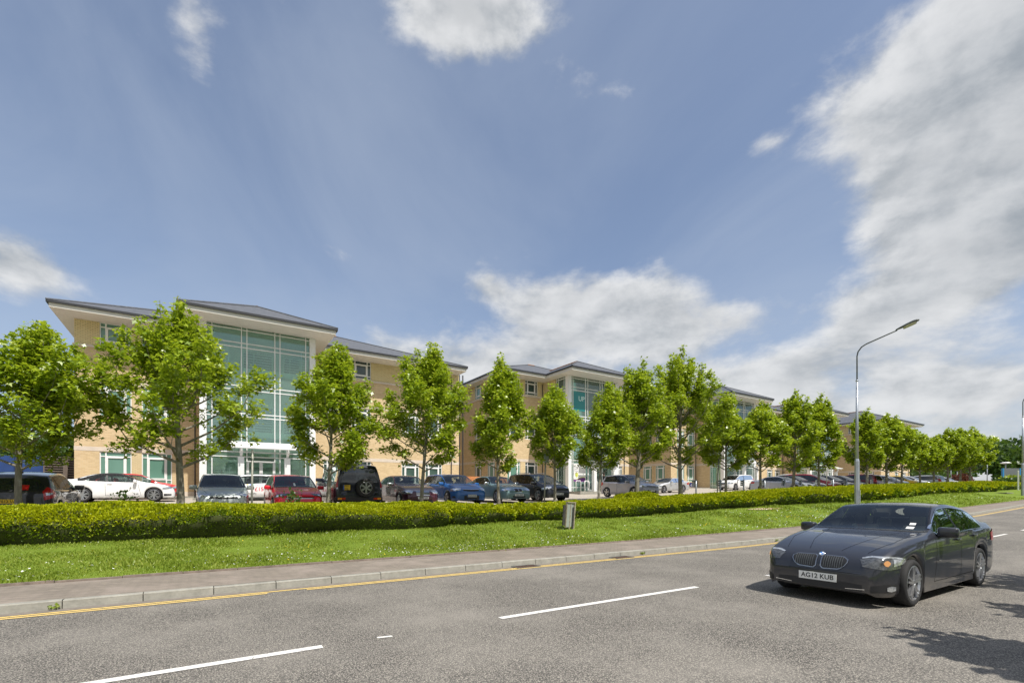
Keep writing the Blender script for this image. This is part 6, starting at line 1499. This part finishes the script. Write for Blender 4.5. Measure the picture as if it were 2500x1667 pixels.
# ------------------------------------------------------------------ people
def figure(name, label, cat, loc, rz, J, skin, cloth, trousers, hair, group=None):
    """J: joints in metres, one continuous skinned body; clothing and hair as children"""
    t = empty(name, loc, rz, label, cat, group)
    def skinned(nm, verts, edges, radii, m, root=0):
        me = bpy.data.meshes.new(nm); me.from_pydata(verts, edges, []); o = bpy.data.objects.new(nm, me); COL.objects.link(o)
        md = o.modifiers.new('s', 'SKIN'); sk = me.skin_vertices[0].data
        for i, r in enumerate(radii): sk[i].radius = (r, r) if not isinstance(r, tuple) else r
        sk[root].use_root = True; s2 = o.modifiers.new('u', 'SUBSURF'); s2.levels = 2; s2.render_levels = 2
        bpy.context.view_layer.update(); m2 = bpy.data.meshes.new_from_object(o.evaluated_get(bpy.context.evaluated_depsgraph_get()))
        bpy.data.objects.remove(o); return link_mesh(nm, m2, m, t, True)
    V = []; E = []; Rr = []; ix = {}
    for k, (p, r, par) in J.items():
        ix[k] = len(V); V.append(p); Rr.append(r)
        if par: E.append((ix[par], ix[k]))
    skinned('body', V, E, Rr, skin)
    up = [k for k in J if k in ('pelvis', 'waist', 'chest', 'neck0', 'sl', 'sr', 'el', 'er', 'wl', 'wr')]
    ii = {k: i for i, k in enumerate(up)}
    skinned('coat', [J[k][0] for k in up], [(ii[J[k][2]], ii[k]) for k in up if J[k][2] in ii], [tuple(x * 1.22 + .008 for x in (J[k][1] if isinstance(J[k][1], tuple) else (J[k][1],) * 2)) for k in up], cloth)
    lo = ['pelvis'] + [k for k in J if k in ('hl', 'kl', 'al', 'hr', 'kr', 'ar')]; ii = {k: i for i, k in enumerate(lo)}
    if len(lo) > 3: skinned('trousers', [J[k][0] for k in lo], [(ii[J[k][2]], ii[k]) for k in lo if J[k][2] in ii], [tuple(x * 1.2 + .006 for x in (J[k][1] if isinstance(J[k][1], tuple) else (J[k][1],) * 2)) for k in lo], trousers)
    h = Vector(J['head'][0]); b = MB().lathe([(0, .125), (.05, .115), (.085, .07), (.096, .01), (.09, -.05), (.07, -.08)], n=14); b.v = [(p[0] + h.x - .012, p[1] + h.y, p[2] + h.z + .02) for p in b.v]
    b.build('hair', hair, t, True); return t
skin_m = plain('skin', (.48, .29, .20), .6, var=.05); dark_cl = plain('dark_coat_cloth', (.015, .016, .022), .9, var=.15); hair_m = plain('dark_hair', (.03, .02, .015), .7)
W_ = 1.0
J = {'pelvis': ((0, 0, .92), (.12, .14), None), 'waist': ((0, 0, 1.08), (.10, .125), 'pelvis'), 'chest': ((.01, 0, 1.30), (.11, .155), 'waist'), 'neck0': ((.0, 0, 1.44), .06, 'chest'), 'neck': ((.01, 0, 1.50), .05, 'neck0'), 'head': ((.03, 0, 1.60), (.085, .078), 'neck'), 'crown': ((.025, 0, 1.67), .07, 'head'),
     'sl': ((.0, .17, 1.40), .055, 'chest'), 'el': ((-.02, .22, 1.12), .042, 'sl'), 'wl': ((.10, .22, .90), .030, 'el'), 'handl': ((.13, .215, .82), .028, 'wl'), 'sr': ((.0, -.17, 1.40), .055, 'chest'), 'er': ((-.05, -.22, 1.13), .042, 'sr'), 'wr': ((-.01, -.23, .88), .030, 'er'), 'handr': ((.01, -.225, .80), .028, 'wr'),
     'hl': ((0, .09, .86), .09, 'pelvis'), 'kl': ((.12, .10, .48), .058, 'hl'), 'al': ((.10, .10, .09), .042, 'kl'), 'toel': ((.24, .10, .035), .035, 'al'), 'hr': ((0, -.09, .86), .09, 'pelvis'), 'kr': ((-.02, -.10, .47), .058, 'hr'), 'ar': ((-.16, -.10, .12), .042, 'kr'), 'toer': ((-.05, -.10, .04), .035, 'ar')}
figure('person', 'person in dark clothes walking by the rear of the silver-lilac hatchback', 'person', (31.45, 33.2, 2.03), math.radians(150), J, skin_m, dark_cl, plain('dark_trouser_cloth', (.02, .02, .025), .9), hair_m)
# driver: seated, hands at the wheel; built in car space and placed in the driving saloon
J2 = {'pelvis': ((0, 0, .0), (.13, .15), None), 'waist': ((-.05, 0, .17), (.11, .13), 'pelvis'), 'chest': ((-.11, 0, .38), (.115, .16), 'waist'), 'neck0': ((-.13, 0, .51), .06, 'chest'), 'neck': ((-.125, 0, .57), .052, 'neck0'), 'head': ((-.10, 0, .68), (.088, .08), 'neck'), 'crown': ((-.105, 0, .75), .072, 'head'),
      'sl': ((-.11, .18, .47), .055, 'chest'), 'el': ((.10, .24, .28), .043, 'sl'), 'wl': ((.34, .15, .36), .030, 'el'), 'handl': ((.42, .13, .40), .032, 'wl'), 'sr': ((-.11, -.18, .47), .055, 'chest'), 'er': ((.10, -.24, .28), .043, 'sr'), 'wr': ((.34, -.15, .36), .030, 'er'), 'handr': ((.42, -.13, .40), .032, 'wr'),
      'hl': ((.06, .09, -.02), .09, 'pelvis'), 'kl': ((.42, .12, .06), .062, 'hl'), 'al': ((.60, .12, -.26), .045, 'kl'), 'hr': ((.06, -.09, -.02), .09, 'pelvis'), 'kr': ((.42, -.12, .06), .062, 'hr'), 'ar': ((.60, -.12, -.26), .045, 'kr')}
figure('person', 'driver behind the wheel of the charcoal saloon in a dark top', 'person', (10.18 - .12, 3.62 + .39, .46), PI, J2, skin_m, dark_cl, bpy.data.materials['dark_trouser_cloth'], hair_m)
